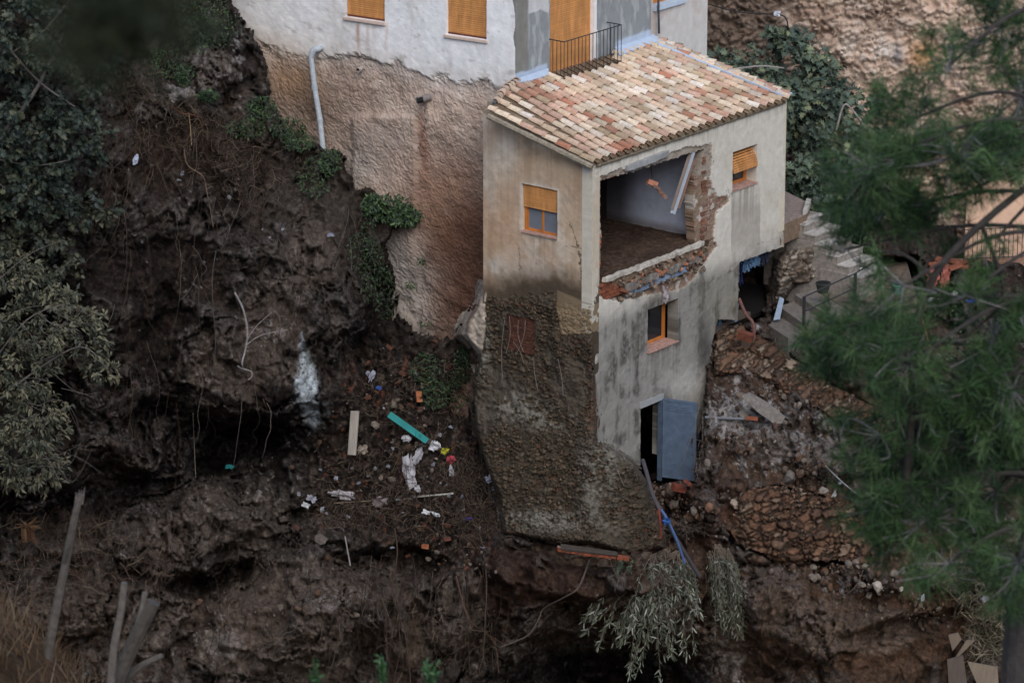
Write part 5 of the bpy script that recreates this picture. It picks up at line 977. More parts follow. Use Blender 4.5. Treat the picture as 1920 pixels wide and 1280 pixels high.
for k, (u, v, sc, lab) in enumerate(((592, 1262, .5, 'lone blurred green sprig poking up at the bottom edge left of the others'), (722, 1262, .8, 'blurred green sprig at the bottom edge between two others'), (800, 1262, 1.0, 'largest blurred green sprig poking up at the bottom edge'))):
    rs = np.random.RandomState(30 + k); n = int(50 * sc); c = at(u, v + 40, -60); root = empty('sprig', c, lab, 'plant'); mb = MB(); C = []; D = []
    for q in range(int(3 + 3 * sc)):
        e = c + A3([rs.uniform(-.13, .13) * sc, rs.uniform(-.1, .1), rs.uniform(.22, .36)]); mb.tube(wob(c, e, 5, .02), .003, c8(70, 100, 60), 4)
        for j in range(9): C.append(c + (e - c) * rs.uniform(.4, 1)); D.append(rs.normal(size=3) + Z * .4)
    mb.build('stems', 'leaf', root); V, F = leaf_arrays(A3(C), A3(D), unit(len(C), rs), np.full(len(C), .07), OVAL, .1); mk('leaves', V, F, c8(50, 84, 48), 'leaf', root)
# ================================================================== roots, twigs and flood debris
def strand(mb, u, v, ln, r, col, drift=0, off=.06, n=9, wig=5, rs=RS, hang=.0):
    pts = []; uu_ = u
    Y0 = surf(u, v)[1]
    for i in range(n):
        t = i / (n - 1); vv_ = v + ln * t; uu_ = u + drift * t + wig * math.sin(t * rs.uniform(2, 6) + rs.rand() * .5) + rs.uniform(-.25, .25) * wig
        p = surf(uu_, vv_, off + .03 * rs.rand()); 
        if hang: p = at(uu_, vv_, min(p[1], Y0 - off - hang * t))
        pts.append(p)
    pts = smoothpts(pts, 3); mb.tube(pts, np.linspace(r, r * .45, len(pts)), col, 4)
rs = np.random.RandomState(4); mb = MB()
for (ua, ub_, va, vb2, n, l0, l1) in ((190, 560, 200, 420, 110, 30, 110), (200, 560, 420, 760, 70, 60, 190), (180, 320, 170, 330, 90, 30, 80), (640, 920, 1030, 1130, 46, 60, 190), (690, 780, 1040, 1180, 30, 80, 200), (1120, 1330, 1010, 1080, 26, 40, 140), (1290, 1320, 760, 800, 12, 60, 120), (560, 700, 380, 560, 26, 40, 120), (860, 960, 1040, 1130, 14, 100, 200), (1340, 1640, 620, 760, 14, 40, 120), (60, 260, 940, 1060, 40, 30, 80), (380, 920, 1060, 1200, 70, 30, 140), (1350, 1800, 1060, 1160, 34, 30, 120), (230, 560, 900, 1040, 40, 30, 100)):
    for i in range(n):
        c = [c8(58, 50, 44), c8(76, 66, 58), c8(80, 60, 48), c8(46, 40, 36), c8(100, 92, 84)][rs.randint(5)]; strand(mb, rs.uniform(ua, ub_), rs.uniform(va, vb2), rs.uniform(l0, l1), rs.uniform(.004, .009), c, rs.uniform(-40, 40), .08, 7, rs.uniform(2, 10), rs, rs.choice([0, .25]))
for (u, v, du, dv) in ((955, 592, -6, 70), (972, 600, 10, 60), (985, 600, -18, 66), (962, 640, 20, 40), (1000, 670, 8, 60), (1046, 672, 10, 70), (946, 600, -4, 110), (1115, 700, 4, 120), (1150, 850, 20, 60), (1180, 855, -10, 50), (1165, 850, 30, 46), (1310, 760, -8, 110), (1318, 780, 10, 120), (1306, 800, -30, 90), (1314, 840, 14, 70)):
    q0_ = base_Y(A3([u, u + du]), A3([v, v + dv])) - .25
    if u > 1250: q0_ = q0_ * 0 + 1.3
    mb.tube(smoothpts([at(u, v, q0_[0]), at(u + du * .5 + rs.uniform(-6, 6), v + dv * .5, q0_[0] - .1), at(u + du, v + dv, min(q0_[1], q0_[0]) - .05)], 5), .008, c8(110, 104, 98), 4)
o = mb.build('hanging_roots', 'bark'); tag(o, 'tangle of thin roots hanging over the eroded earth', 'roots', kind='stuff')
mb = MB()
def litter(spots, n, l0, l1, r, pal, flat=.4):
    for i in range(n):
        s = spots[rs.randint(len(spots))]; a = rs.rand() * 6.283; q = math.sqrt(rs.rand()); u = s[0] + s[2] * q * math.cos(a); v = s[1] + s[3] * q * math.sin(a)
        p = surf(u, v, rs.uniform(.03, .28)); d = rs.normal(size=3); d /= np.linalg.norm(d); l = rs.uniform(l0, l1); k = wob(p - d * l / 2, p + d * l / 2, 4, l * .35, 0, rs.randint(9999)); mb.tube(k, [r, r * .9, r * .7, r * .4], pal[rs.randint(len(pal))] * rs.uniform(.6, 1.2), 3)
BR = [c8(70, 58, 50), c8(92, 78, 66), c8(54, 46, 42), c8(112, 98, 84)]
litter([(910, 930, 34, 70), (890, 980, 34, 46), (860, 880, 40, 50)], 900, .15, .6, .006, BR); litter([(780, 740, 120, 70), (700, 900, 100, 60), (800, 900, 100, 90), (660, 960, 90, 30), (760, 960, 130, 50)], 1900, .1, .45, .006, BR)
litter([(300, 220, 110, 70), (400, 260, 100, 60), (250, 160, 70, 40), (480, 330, 120, 60)], 1300, .1, .45, .006, BR + [c8(96, 84, 70)]); litter([(1840, 1110, 60, 60), (1850, 1190, 44, 60), (1790, 1070, 60, 20)], 900, .2, .7, .006, [c8(128, 118, 100), c8(96, 86, 72), c8(80, 84, 62), c8(148, 138, 118)])
litter([(700, 1120, 150, 60), (500, 1130, 150, 80), (860, 1200, 80, 60)], 500, .1, .5, .006, BR); litter([(120, 1000, 130, 50), (80, 1100, 100, 60), (230, 1060, 100, 50)], 700, .15, .6, .007, BR + [c8(92, 66, 52)]); litter([(1290, 990, 40, 20), (1180, 850, 40, 16), (1310, 850, 12, 60)], 260, .1, .4, .005, [c8(110, 100, 92), c8(84, 74, 66)])
o = mb.build('dead_twigs', 'bark'); tag(o, 'dead twigs and reeds dumped by the flood', 'twigs', kind='stuff')
# loose clods and stones, uncountable
mb = MB(); SP = [(1440, 760, 110, 50, 1), (1400, 830, 90, 40, 1), (1520, 880, 60, 30, 1), (1300, 960, 60, 40, .7), (760, 880, 150, 120, .6), (780, 740, 110, 60, .6), (1620, 1090, 120, 30, .8), (1480, 920, 110, 14, 1), (1560, 1060, 110, 16, .7), (1240, 930, 30, 40, .8), (850, 1040, 80, 50, .5), (1700, 1140, 150, 30, .6), (600, 1130, 200, 60, .5)]
def pebble(mb, p, s, col, rs):
    a = rs.uniform(0, 3.14, 3); from mathutils import Euler; m_ = np.array(Euler(a).to_matrix()); base = A3([[1, 0, 0], [-1, 0, 0], [0, 1, 0], [0, -1, 0], [0, 0, 1], [0, 0, -1], [.65, .65, .5], [-.65, .6, .55], [.6, -.65, -.5], [-.6, -.6, -.6], [.6, .5, -.62], [-.55, .6, -.6], [.6, -.6, .6], [-.6, -.62, .55]]) * (s * rs.uniform(.75, 1.15, (14, 1))) * A3([1, .8, .62])
    T_ = [[4, 12, 6], [4, 6, 7], [4, 7, 13], [4, 13, 12], [0, 6, 12], [0, 12, 8], [0, 8, 10], [0, 10, 6], [2, 6, 10], [2, 10, 11], [2, 11, 7], [2, 7, 6], [1, 7, 11], [1, 11, 9], [1, 9, 13], [1, 13, 7], [3, 12, 13], [3, 13, 9], [3, 9, 8], [3, 8, 12], [5, 8, 9], [5, 9, 11], [5, 11, 10], [5, 10, 8]]
    mb.add(base @ m_.T + p, T_, col * rs.uniform(.7, 1.3))
for s in SP:
    for i in range(int(110 * s[4])):
        u = s[0] + rs.normal() * s[2] * .5; v = s[1] + rs.normal() * s[3] * .5; q = rs.rand(); k = .025 + .11 * q ** 5
        pebble(mb, surf(u, v, .02), k, [c8(100, 88, 78), c8(84, 66, 54), c8(118, 108, 98), c8(78, 60, 50), c8(94, 72, 56)][rs.randint(5)], rs)
o = mb.build('rubble', 'stone'); tag(o, 'loose stones and clods scattered over the slope', 'rubble', kind='stuff')
# single stones one can point to
for (u, v, s, c, lab) in ((1646, 1098, .17, c8(150, 142, 132), 'angular whitish stone at the pine edge above the lower bank'), (1616, 1096, .12, c8(150, 142, 132), 'small whitish stone left of the angular one'), (1690, 1104, .09, c8(176, 166, 152), 'small round pale stone right of the angular one'), (1378, 945, .16, c8(176, 160, 142), 'pale stone on top of the lower dry stone wall at its left end'),
                          (1258, 918, .18, c8(132, 112, 96), 'brownish boulder just left of the door foot'), (1395, 780, .20, c8(122, 114, 106), 'grey white boulder right of the open blue door'), (1330, 950, .15, c8(140, 104, 84), 'reddish stone below the blue door'), (1480, 895, .26, c8(110, 104, 98), 'large grey boulder half buried above the lower dry stone wall'),
                          (1545, 920, .14, c8(160, 152, 144), 'pale block lying near the right end of the lower dry stone wall'), (600, 1010, .2, c8(92, 84, 78), 'dark oval stone under the debris pile on the left')):
    mb = MB(); pebble(mb, surf(u, v, .08), s, c, rs); tag(mb.build('stone', 'stone'), lab, 'stone')
def sheet(name, lab, cat, u, v, w_, h_, col, rot=0, crumple=.35, off=.16, n=9, group=None, parent=None, m='cloth', P0=None, seed=None):
    r = np.random.RandomState(seed if seed is not None else int(u * 7 + v)); a, b = np.meshgrid(np.linspace(-.5, .5, n), np.linspace(-.5, .5, n)); a = a.ravel(); b = b.ravel()
    wd = w_ / 80; hd = h_ / 78; c = surf(u, v, off) if P0 is None else P0; ca, sa = math.cos(rot), math.sin(rot)
    ed = 1 + .5 * vnoise(np.stack([a * 3 + u, b * 3 + v, a * 0], 1)); a = a * ed; b = b * ed
    X = (a * wd * ca - b * hd * sa); Zz = (a * wd * sa + b * hd * ca); nz_ = fbm(np.stack([a * 4 + u, b * 4, a * 0 + v], 1), 3, 7) * crumple * min(wd, hd)
    V = c + np.stack([X, -.10 * Zz + nz_, Zz], 1); V2 = V + A3([0, .006, 0]); idx = np.arange(n * n).reshape(n, n); q = np.stack([idx[:-1, :-1], idx[:-1, 1:], idx[1:, 1:], idx[1:, :-1]], -1).reshape(-1, 4)
    keep = (r.rand(len(q)) > .0) & ((np.abs(a[q].mean(1)) + np.abs(b[q].mean(1))) < .62 + .2 * r.rand(len(q))); q = q[keep] if m == 'cloth' else q
    cc = col * (1 + .2 * fbm(V * 6, 3, 3))[:, None]; o = mk(name, np.concatenate([V, V2]), [q, q[:, ::-1] + n * n], np.concatenate([cc, cc]), m, parent)
    return tag(o, lab, cat, group) if parent is None else o
def bar2(name, lab, cat, a, b, w_, th, col, offs=(.18, .18), m='wood', group=None, P=None):
    p0, p1 = (surf(*a, offs[0]), surf(*b, offs[1])) if P is None else P; T = p1 - p0; ln = np.linalg.norm(T); T = T / ln; N = np.cross(T, A3([0, .3, 1])); N = np.cross(T, A3([0.05, -1, .25])); N /= np.linalg.norm(N); B_ = np.cross(T, N)
    mb = MB(); n = 10; mb2 = []
    for i in range(n): mb.box(p0, T, N, B_, ln * i / n, ln * (i + 1) / n, -w_ / 2 + rnd.uniform(-.006, .006), w_ / 2 + rnd.uniform(-.006, .006), -th / 2, th / 2, col * rnd.uniform(.85, 1.1)) if False else None
    mb.box(p0, T, N, B_, 0, ln, -w_ / 2, w_ / 2, -th / 2, th / 2, col, .008); return mb, (p0, T, N, B_, ln)
mb, (p0, T, N, B_, ln) = bar2('', '', '', (729, 776), (801, 826), .15, .05, c8(36, 128, 126)); mb.box(p0, T, N, B_, .1, ln * .5, -.05, .02, .024, .032, c8(96, 122, 116), .02); mb.box(p0, T, N, B_, ln * .55, ln * .8, .0, .08, .02, .034, c8(58, 60, 56), .03); mb.box(p0, T, N, B_, ln * .2, ln * .42, -.09, -.02, .02, .036, c8(60, 56, 50), .03); tag(mb.build('plank', 'wood'), 'muddy turquoise plank lying aslant in the debris pile', 'plank')
mb, (p0, T, N, B_, ln) = bar2('', '', '', (660, 852), (666, 770), .20, .03, c8(156, 148, 138))
for k in (-.07, -.03, .01, .05): mb.box(p0, T, N, B_, .01, ln - .01, k, k + .018, -.03, .03, c8(176, 168, 158))
tag(mb.build('board', 'wood'), 'upright whitish ribbed board stuck in the debris pile', 'board')
mb, _ = bar2('', '', '', (782, 931), (850, 924), .035, .02, c8(170, 166, 156)); tag(mb.build('slat', 'wood'), 'thin pale slat lying level at the foot of the debris pile', 'slat')
mb, _ = bar2('', '', '', (647, 1005), (657, 1060), .03, .03, c8(140, 136, 134), (.3, .3)); tag(mb.build('stick', 'wood'), 'straight pale stick hanging under the debris pile', 'stick')
mb, _ = bar2('', '', '', (626, 943), (700, 938), .025, .025, c8(120, 104, 86)); tag(mb.build('stick', 'wood'), 'long brown stick lying across the left foot of the debris pile', 'stick')
W = c8(176, 174, 178)
for (n_, lab, cat, u, v, w_, h_, col, rot) in (
    ('rag', 'largest white rag, long and crumpled, in the middle of the debris pile', 'rag', 768, 882, 26, 66, W, .15), ('rag', 'white rag end spreading up beside the largest rag', 'rag', 783, 855, 16, 34, W * .9, -.4), ('plastic_sheet', 'grey white torn sheet lying flat on the left of the debris pile', 'sheet', 645, 927, 46, 18, c8(164, 158, 160), -.15),
    ('plastic_bag', 'white bag just right of the lower end of the turquoise plank', 'bag', 815, 836, 20, 22, c8(206, 206, 210), .5), ('plastic_bag', 'small yellow bag right of the turquoise plank', 'bag', 834, 845, 15, 14, c8(160, 156, 50), 0), ('cloth', 'dusty red cloth at the right of the debris pile', 'cloth', 846, 861, 17, 16, c8(170, 70, 80), .3), ('cloth', 'narrow white cloth hanging below the red one', 'cloth', 846, 884, 9, 22, W, .1),
    ('plastic_bag', 'round white bag above the largest rag', 'bag', 762, 822, 18, 14, W, 0), ('plastic_bag', 'white and blue bag at the top left of the debris pile', 'bag', 697, 706, 10, 24, c8(150, 152, 166), -.3), ('plastic_bag', 'dark blue bag scrap at the top of the debris pile', 'bag', 710, 727, 12, 8, c8(60, 90, 160), -.4), ('plastic_bag', 'crumpled beige bag beside the ribbed board', 'bag', 680, 842, 18, 20, c8(150, 138, 124), 0),
    ('plastic_bag', 'white bag caught on the twigs against the stone base', 'bag', 916, 898, 14, 16, c8(180, 180, 190), .3), ('rag', 'pale triangular rag below the largest white rag', 'rag', 783, 915, 12, 16, W, .6), ('plastic_bag', 'violet wrapper low on the right of the debris pile', 'wrapper', 878, 973, 22, 6, c8(70, 60, 130), .1), ('rag', 'grey torn rag at the centre foot of the debris pile', 'rag', 712, 940, 30, 18, c8(120, 112, 112), .1),
    ('plastic_bag', 'white bag scrap at the left tip of the debris pile', 'bag', 584, 935, 22, 14, c8(150, 150, 160), -.5), ('paper', 'small white rectangular card at the left foot of the debris pile', 'card', 574, 947, 14, 9, c8(186, 188, 190), -.5), ('paper', 'white folded paper lying low right of centre in the debris', 'paper', 800, 960, 16, 8, c8(206, 206, 210), -.3), ('paper', 'white card strip next to the folded paper', 'card', 818, 964, 15, 7, c8(206, 210, 214), -.25),
    ('paper', 'small white box scrap under the grey torn sheet', 'scrap', 604, 955, 8, 10, c8(190, 196, 204), .2), ('plastic_bag', 'white bag scrap lying high on the dark cliff at the left', 'bag', 254, 300, 9, 22, c8(190, 200, 220), -.3), ('plastic_bag', 'tiny turquoise scrap in the mouth of the dark cave', 'scrap', 430, 875, 18, 9, c8(60, 160, 160), 0), ('plastic_bag', 'white and blue bag scrap on the cliff right of centre', 'bag', 620, 440, 14, 8, c8(140, 144, 160), 0),
    ('rag', 'white rag lying on the lower rim of the stone base', 'rag', 1103, 1001, 26, 14, c8(170, 170, 172), .1), ('plastic_bag', 'pale bag beside the reeds at the lower right', 'bag', 1848, 1122, 14, 14, c8(150, 150, 160), .2), ('paper', 'white card standing in the soil at the lower right', 'card', 1730, 1120, 6, 14, c8(180, 184, 196), 0), ('paper', 'black and white wrapper above the lower dry stone wall', 'wrapper', 1564, 926, 8, 14, c8(150, 150, 150), -.4)):
    sheet(n_, lab, cat, u, v, w_, h_, col, rot, m='cloth' if n_ != 'paper' else 'generic', off=.2 if u < 1000 or u > 1200 else .45)
for i, (u, v) in enumerate(((560, 925), (612, 962), (653, 968), (672, 905), (690, 892), (728, 874), (735, 902), (746, 936), (703, 878), (812, 870), (826, 905), (801, 893), (838, 908), (868, 955), (866, 930), (905, 1026), (660, 878), (630, 895), (776, 930), (755, 960), (842, 930), (342, 325), (336, 338), (430, 370), (492, 430), (530, 430), (506, 445), (600, 880), (845, 800), (825, 815), (736, 840), (795, 765), (720, 765), (690, 700), (858, 770), (900, 990), (925, 915), (1575, 905), (735, 1026), (780, 700))):
    sheet('plastic_scrap', 'tiny white plastic scrap caught in the mud', 'scrap', u, v, rnd.uniform(3, 9), rnd.uniform(3, 10), c8(150, 152, 160) * rnd.uniform(.5, 1.1), rnd.uniform(-2, 2), n=6, group='tiny white scraps caught in the mud', crumple=.8)
def brick(u, v, lab=None, s=1, c=c8(150, 86, 58), off=.12, rot=None, grp=None):
    mb = MB(); rr = rot or [rnd.uniform(-.8, .8) for _ in range(3)]; mb.cbox(surf(u, v, off), .22 * s, .12 * s, .09 * s, rr, c, .006 * s)
    for k in (-.05, .0, .05): mb.cbox(surf(u, v, off) + A3([0, -.0615 * s, 0]) + A3([k * s, 0, 0]), .03 * s, .004, .05 * s, rr, c * .4) if False else None
    return tag(mb.build('brick', 'stone'), lab, 'brick', grp)
brick(786, 743, 'clean orange brick standing upright in the upper debris', 1.15, c8(176, 112, 76), .2, [1.5, 1.5, .1]); brick(797, 1024, 'square orange brick end low under the debris pile', .8, c8(150, 90, 62), .1, [1.5, .1, 0]); brick(1272, 914, 'red hollow brick at the foot of the blue door', 1.5, c8(110, 58, 44), .3, [.2, .3, .4]); brick(1290, 905, 'broken red brick end right at the door corner', 1.0, c8(100, 56, 44), .3)
for (u, v) in ((690, 745), (706, 735), (755, 700), (790, 765), (730, 650), (770, 760), (815, 640), (832, 935), (782, 946), (556, 988), (840, 985), (866, 1004), (835, 985), (765, 1042), (875, 1065), (788, 690), (745, 718), (800, 720), (690, 680), (705, 760), (1165, 950), (838, 1010)): brick(u, v, 'small brick fragment strewn in the muddy debris', rnd.uniform(.45, .8), c8(96, 62, 50) * rnd.uniform(.7, 1.2), .08, None, 'brick fragments strewn in the debris')
# pale bare root on the cliff and others
def rootobj(lab, pts, r, col, Yo=.25, name='bare_root', cat='root', m='bark', side=()):
    mb = MB(); P = [surf(x, y, Yo) for x, y in pts]; ym = sorted(p[1] for p in P)[len(P) // 3]; P = [at(x, y, min(p[1], ym)) for (x, y), p in zip(pts, P)]; P = smoothpts(P, 5); mb.tube(P, np.linspace(r, r * .5, len(P)), col, 6)
    for sp_ in side: q = smoothpts([at(x, y, ym - .02) for x, y in sp_], 4); mb.tube(q, np.linspace(r * .5, r * .25, len(q)), col, 5)
    return tag(mb.build(name, m), lab, cat)
rootobj('pale twisted root dangling on the dark cliff', [(440, 548), (456, 580), (464, 622), (460, 655), (454, 680), (456, 694), (446, 686), (452, 690), (470, 696), (472, 706), (465, 712)], .026, c8(140, 134, 132), side=(((462, 640), (480, 612), (510, 585)), ((460, 648), (490, 628), (540, 618))))
rootobj('brown root curling across the earth below the stone base', [(1105, 1050), (1085, 1100), (1060, 1118), (1020, 1140), (1010, 1160), (990, 1190), (940, 1212)], .024, c8(88, 78, 72))
rootobj('long thin root crossing the bottom of the bank', [(740, 990), (745, 1040), (735, 1110), (760, 1190), (770, 1280)], .02, c8(76, 60, 50))
rootobj('forked orange root in the shade at the bottom centre', [(855, 1080), (880, 1160), (925, 1200), (935, 1260)], .022, c8(80, 62, 52), side=(((880, 1160), (860, 1190), (850, 1260)), ((900, 1180), (950, 1210))))
rootobj('curved root high on the brown cliff', [(345, 280), (352, 310), (380, 330), (388, 360), (400, 425)], .016, c8(110, 92, 78)); rootobj('straight straw coloured stem on the upper cliff', [(354, 212), (357, 240), (359, 272)], .014, c8(150, 128, 96))
rootobj('bent reddish branch stuck in the upper cliff', [(322, 200), (340, 212), (368, 218), (380, 240)], .022, c8(92, 62, 48), name='broken_branch', cat='branch'); rootobj('thin pale stem hanging before the dark cave', [(362, 775), (364, 830), (367, 895)], .012, c8(128, 120, 110), .5)
rootobj('smooth arched root under the brick ledge', [(1045, 1024), (1080, 1034), (1110, 1036), (1145, 1048)], .03, c8(136, 120, 112), .5)
rootobj('dark cable hanging in a curve on the middle of the cliff', [(405, 470), (398, 520), (400, 580), (404, 640), (400, 700)], .012, c8(84, 78, 74), .3, 'cable', 'cable')
# splintered trunk, left
mb = MB(); pp = surf(52, 1000, .5)
for i in range(16): mb.tube(wob(pp + A3([rnd.uniform(-.12, .12), rnd.uniform(-.1, .1), .15]), pp + A3([rnd.uniform(-.1, .35), rnd.uniform(-.2, .1), -rnd.uniform(.5, 1.15)]), 5, .05), [.05, .045, .04, .03, .008], [c8(112, 82, 58), c8(84, 60, 44), c8(130, 102, 76)][i % 3], 5)
for i in range(24): d = A3([rnd.uniform(-.45, .35), rnd.uniform(-.3, .1), rnd.uniform(-.1, .25)]); mb.tube(wob(pp + Z * .2, pp + Z * .2 + d, 4, .05), [.03, .02, .012, .005], c8(120, 92, 68), 4)
tag(mb.build('splintered_stump', 'bark'), 'freshly splintered orange stump under the grey green tree at the left', 'stump')
# brick ledge below the base
mb = MB(); 
pa = at(1045, 1024, -2.2); pz = at(1180, 1042, -1.9); T = (pz - pa); ln = np.linalg.norm(T); T /= ln; 
for i in range(11): mb.box(pa - Z * .0, T, A3([0, -1, 0]), Z, i * ln / 11 + .01, (i + 1) * ln / 11 - .01, 0, .16, -.07 + rnd.uniform(-.01, .01), .0, c8(136, 74, 52) * rnd.uniform(.7, 1.2), .01)
mb.box(pa, T, A3([0, -1, 0]), Z, .1, ln - .3, -.1, .17, .004, .04, c8(74, 66, 58), .03); tag(mb.build('brick_ledge', 'stone'), 'row of orange bricks exposed along the bottom edge of the stone base', 'bricks')
# right side debris
def tubeobj(name, lab, cat, pts, r, col, m='generic', k=8):
    mb = MB(); mb.tube(smoothpts(pts, 4), r, col, k); return tag(mb.build(name, m), lab, cat)
def fs(u, v, off): return surf(u, v, off)
tubeobj('pipe', 'thin grey pipe sticking out level from the rubble right of the blue door', 'pipe', [at(1322, 782, 1.6), at(1395, 785, 1.4)], .035, c8(110, 112, 116)); mb = MB(); mb.cbox(at(1410, 784, 1.3), .28, .12, .07, (0, .05, -.1), c8(140, 84, 62), .006); tag(mb.build('brick', 'stone'), 'orange brick balanced on the end of the level grey pipe', 'brick')
mb = MB(); P0 = [surf(1392, 740, .15), surf(1406, 738, .15), surf(1470, 788, .2), surf(1458, 796, .2)]; yy = min(p[1] for p in P0); mb.prism(A3([at(x, y, yy) for x, y in ((1390, 742), (1404, 736), (1440, 756), (1472, 782), (1466, 794), (1450, 793), (1420, 772))]), A3([.02, .18, -.04]), c8(132, 126, 120)); tag(mb.build('concrete_slab', 'stone'), 'long broken slab of pale concrete lying down the slope right of the house', 'slab')
tubeobj('metal_strip', 'thin bent silver strip on the slope by the pine', 'strip', [surf(1548, 873, .25), surf(1568, 893, .25), surf(1592, 914, .25), surf(1620, 935, .25)], .018, c8(140, 142, 146), 'metal', 5)
tubeobj('cable_bundle', 'thick dark cable bundle hanging down from the foot of the wall', 'cable', [at(1205, 862, -.9), at(1212, 885, -1.2), at(1225, 930, -1.6), at(1243, 965, -1.9), at(1262, 1000, -1.9), at(1300, 1062, -1.6), at(1312, 1080, -1.5)], .05, c8(72, 68, 70))
tubeobj('cable', 'blue cable running down beside the dark bundle', 'cable', [at(1240, 955, -2.0), at(1252, 975, -2.1), at(1268, 1010, -2.1), at(1284, 1055, -2.0)], .032, c8(74, 98, 140)); tubeobj('cable', 'short red cable end beside the blue cable', 'cable', [at(1236, 955, -2.0), at(1238, 980, -2.0), at(1239, 1008, -1.9)], .024, c8(140, 64, 52)); 
sheet('cloth', 'bright blue rag knotted on the cables', 'cloth', 1252, 978, 14, 14, c8(50, 90, 150), .3, P0=at(1250, 976, -2.25)); tubeobj('cable', 'light blue cable following the corner of the grey wall foot', 'cable', [hp(-.02, -.08, -2.05), hp(.05, -.1, -2.5), hp(.1, -.12, -3.0), hp(.5, -.3, -3.25)], .03, c8(110, 134, 168))
tubeobj('cable', 'dark cable strung along the top of the old stone wall', 'cable', [at(1328, 8, 12.6), at(1380, 22, 12.5), at(1430, 26, 12.5), at(1462, 28, 12.5), at(1476, 40, 12.5), at(1478, 80, 12.6)], .02, c8(50, 46, 46)); sheet('insulator', 'white bundle where the cable is fixed on the old stone wall', 'bundle', 1458, 26, 16, 12, c8(200, 204, 212), .3, P0=at(1458, 26, 12.3))
# inside the torn room
mb = MB(); q0 = hp(4.15, .10, 3.85); q1 = hp(3.30, .10, 2.35); T = q1 - q0; ln = np.linalg.norm(T); T /= ln; N = np.cross(T, L); mb.box(q0, T, N, L, 0, ln, -.07, .07, -.03, .03, c8(176, 182, 190), .004); mb.box(q0, T, N, L, .05, ln * .95, -.09, -.072, -.045, .045, c8(140, 128, 120), .006); mb.box(q0, T, N, L, .3, ln * .9, .072, .15, -.03, .03, c8(120, 96, 84), .02); tag(mb.build('fallen_beam', 'plaster'), 'pale beam hanging aslant inside the torn open room', 'beam')
mb = MB(); hb0 = hp(2.45, .2, 4.15); hc = hp(2.60, .2, 3.25); mb.tube(wob(hb0, hc, 6, .05), .012, c8(40, 38, 36), 4); 
for (d_, s_, c_) in ((A3([0, 0, 0]), .18, c8(176, 120, 96)), (A3([.1, 0, -.1]), .12, c8(120, 96, 86)), (A3([-.08, 0, -.03]), .10, c8(190, 180, 170))): mb.cbox(hc + d_, s_ * 1.5, s_ * .6, s_ * .7, (rnd.uniform(-.5, .5), .5, .4), c_, .01)
mb.tube(wob(hc, hp(3.15, .2, 2.75), 6, .04), .014, c8(60, 52, 48), 4)
for k in range(4): mb.cbox(hc + (hp(3.1, .2, 2.8) - hc) * (.4 + .18 * k), .16, .06, .07, (.2, .7, .5), c8(160, 120, 100) * rnd.uniform(.8, 1.1), .01)
tag(mb.build('dangling_rubble', 'stone'), 'lumps of brick and mortar dangling on a wire in the torn open room', 'rubble')
sheet('cloth', 'grey cloth strip hanging over the edge above the lower orange window', 'cloth', 1242, 566, 12, 40, c8(160, 150, 152), .05, P0=hp(2.75, -.10, .50), crumple=.6)
for i in range(9):
    sa = 6.05 + i * .19; pale = i > 2
    o = sheet('garment', ['leftmost dark blue garment at the edge of the store room opening', 'second dark blue garment in the store room opening', 'dark blue garment next to the light blue ones in the store room opening', 'light blue garment beside the dark blue ones on the store room line', 'second light blue garment from the dark blue ones on the store room line', 'third light blue garment from the dark blue ones on the store room line', 'light blue garment beside the grey ones on the store room line', 'grey garment next to the light blue ones on the store room line', 'grey garment at the far right end of the store room line'][i], 'clothes', 1400 + i * 9, 500 - i * 2, 15, 60 if i < 3 else 34, [c8(22, 30, 66), c8(96, 126, 156), c8(60, 64, 80)][0 if i < 3 else 1 if i < 7 else 2] * rnd.uniform(.8, 1.1), 0, P0=hp(sa, .34, .12 if i < 3 else .28), crumple=.5, group=['dark blue clothes in the store room', 'light blue clothes in the store room', 'grey clothes in the store room'][0 if i < 3 else 1 if i < 7 else 2])
mb = MB(); mb.add([at(1450, 600, 4.9), at(1462, 598, 4.9), at(1470, 560, 5.1), at(1462, 556, 5.1), at(1450, 602, 4.94), at(1462, 600, 4.94), at(1470, 562, 5.14), at(1462, 558, 5.14)], [[0, 1, 2, 3], [7, 6, 5, 4], [0, 4, 5, 1], [2, 6, 7, 3]], c8(130, 146, 164)); tag(mb.build('panel', 'metal'), 'bluish metal panel leaning in the store room doorway', 'panel')
tubeobj('pipe', 'thin bent reddish pipe under the store room opening', 'pipe', [at(1386, 560, 4.5), at(1398, 588, 4.2), at(1412, 606, 4.0), at(1414, 636, 3.9)], .04, c8(104, 72, 66)); mb = MB(); mb.cbox(at(1398, 630, 3.7), .38, .16, .2, (.1, .2, -.3), c8(104, 62, 48), .01); tag(mb.build('brick', 'stone'), 'reddish brick block beneath the store room opening', 'brick')
def pot(name, lab, cat, p, r0, r1, h, col):
    mb = MB(); mb.tube([p, p + Z * h * .02, p + Z * h], [r0 * .98, r0, r1], col, 18); mb.tube([p + Z * h, p + Z * (h + .03)], [r1 * 1.08, r1 * 1.08], col * 1.1, 18); mb.tube([p + Z * (h + .031), p + Z * (h + .034)], [r1 * .9, r1 * .9], col * .25, 18); return tag(mb.build(name, 'generic'), lab, cat)
pot('flower_pot', 'round dark planter standing on the stairs', 'planter', at(1543, 548, 5.0), .13, .18, .22, c8(52, 54, 52)); pot('bucket', 'pale green bucket on the terrace by the pine', 'bucket', at(1684, 556, 6.0), .12, .16, .30, c8(90, 136, 118))
mb = MB(); 
for j, (x0, dx) in enumerate(((1611, 0), (1621, 1))):
    for i in range(7): p = at(x0 + (i % 2) * 2, 502 + i * 6.5 - j * 3, 6.1); mb.box(p, A3([1, .1, 0]), Z, A3([0, -1, 0]), 0, .09, -.08, 0, 0, .006, c8(196, 40, 44) if i % 2 else c8(214, 210, 210), .006)
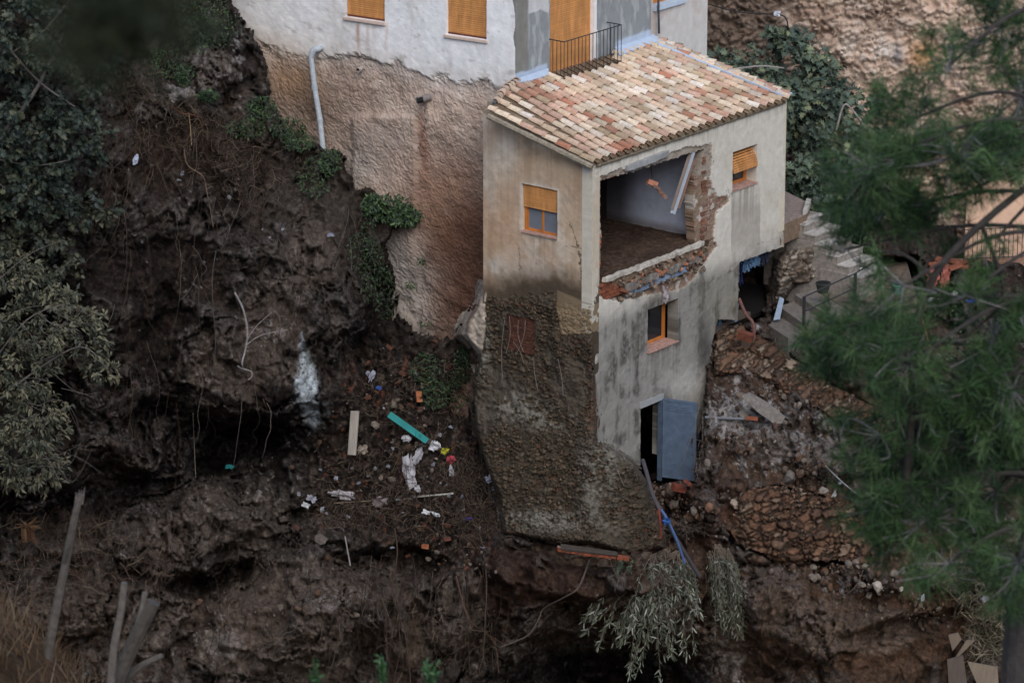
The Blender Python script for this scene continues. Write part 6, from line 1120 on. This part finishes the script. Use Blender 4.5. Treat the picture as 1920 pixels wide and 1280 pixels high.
tag(mb.build('warning_tape', 'generic'), 'red and white warning tape hanging from the handrail post', 'tape')
sheet('tarpaulin', 'white tarpaulin scrap on the ground behind the pine', 'tarpaulin', 1748, 565, 34, 14, c8(214, 218, 224), .05, P0=surf(1748, 565, .3)); sheet('plastic_bag', 'blue bag on the ground behind the pine', 'bag', 1822, 560, 20, 20, c8(60, 84, 160), .2, P0=surf(1822, 560, .3)); sheet('paper', 'white scrap left of the blue bag behind the pine', 'scrap', 1790, 550, 12, 10, c8(206, 206, 206), .2)
tubeobj('cane', 'thin brown cane leaning below the terrace', 'cane', [surf(1718, 555, .5), surf(1730, 600, .6), surf(1743, 650, .5)], .022, c8(132, 92, 62)); mb = MB(); 
for i in range(10): mb.cbox(surf(1755 + i % 5 * 12, 492 + i // 5 * 8 + rnd.uniform(-3, 3), .35), .34, .2, .07, [rnd.uniform(-.4, .4) for _ in range(3)], c8(130, 78, 60) * rnd.uniform(.7, 1.2), .01)
tag(mb.build('broken_tiles', 'tile'), 'heap of broken orange tiles beside the iron fence', 'tiles')
for (u, v, w_, h_, rt, lab) in ((1748, 520, 24, 40, .1, 'left reddish cloth over the low wall behind the pine'), (1772, 520, 22, 40, -.1, 'right reddish cloth over the low wall behind the pine')): sheet('cloth', lab, 'cloth', u, v, w_, h_, c8(158, 96, 84), rt, P0=surf(u, v, .5))
for (poly, lab, c_) in (([(1778, 1190), (1797, 1186), (1803, 1198), (1786, 1220)], 'small pale board leaning at the top of the boards at the lower right', c8(112, 98, 86)), ([(1786, 1240), (1812, 1200), (1828, 1200), (1800, 1228)], 'thin beige board crossing the others at the lower right', c8(112, 100, 86)), ([(1776, 1236), (1806, 1228), (1816, 1300), (1780, 1300)], 'grey upright board at the lower right edge', c8(84, 74, 68)), ([(1814, 1240), (1870, 1250), (1874, 1300), (1840, 1300)], 'large beige board at the lower right beside the pine trunk', c8(118, 106, 92))):
    mb = MB(); yy = min(surf(x, y, .35)[1] for x, y in poly); mb.prism(A3([at(x, y, yy) for x, y in poly]), A3([0, .04, 0]), c_); tag(mb.build('board', 'wood'), lab, 'board')
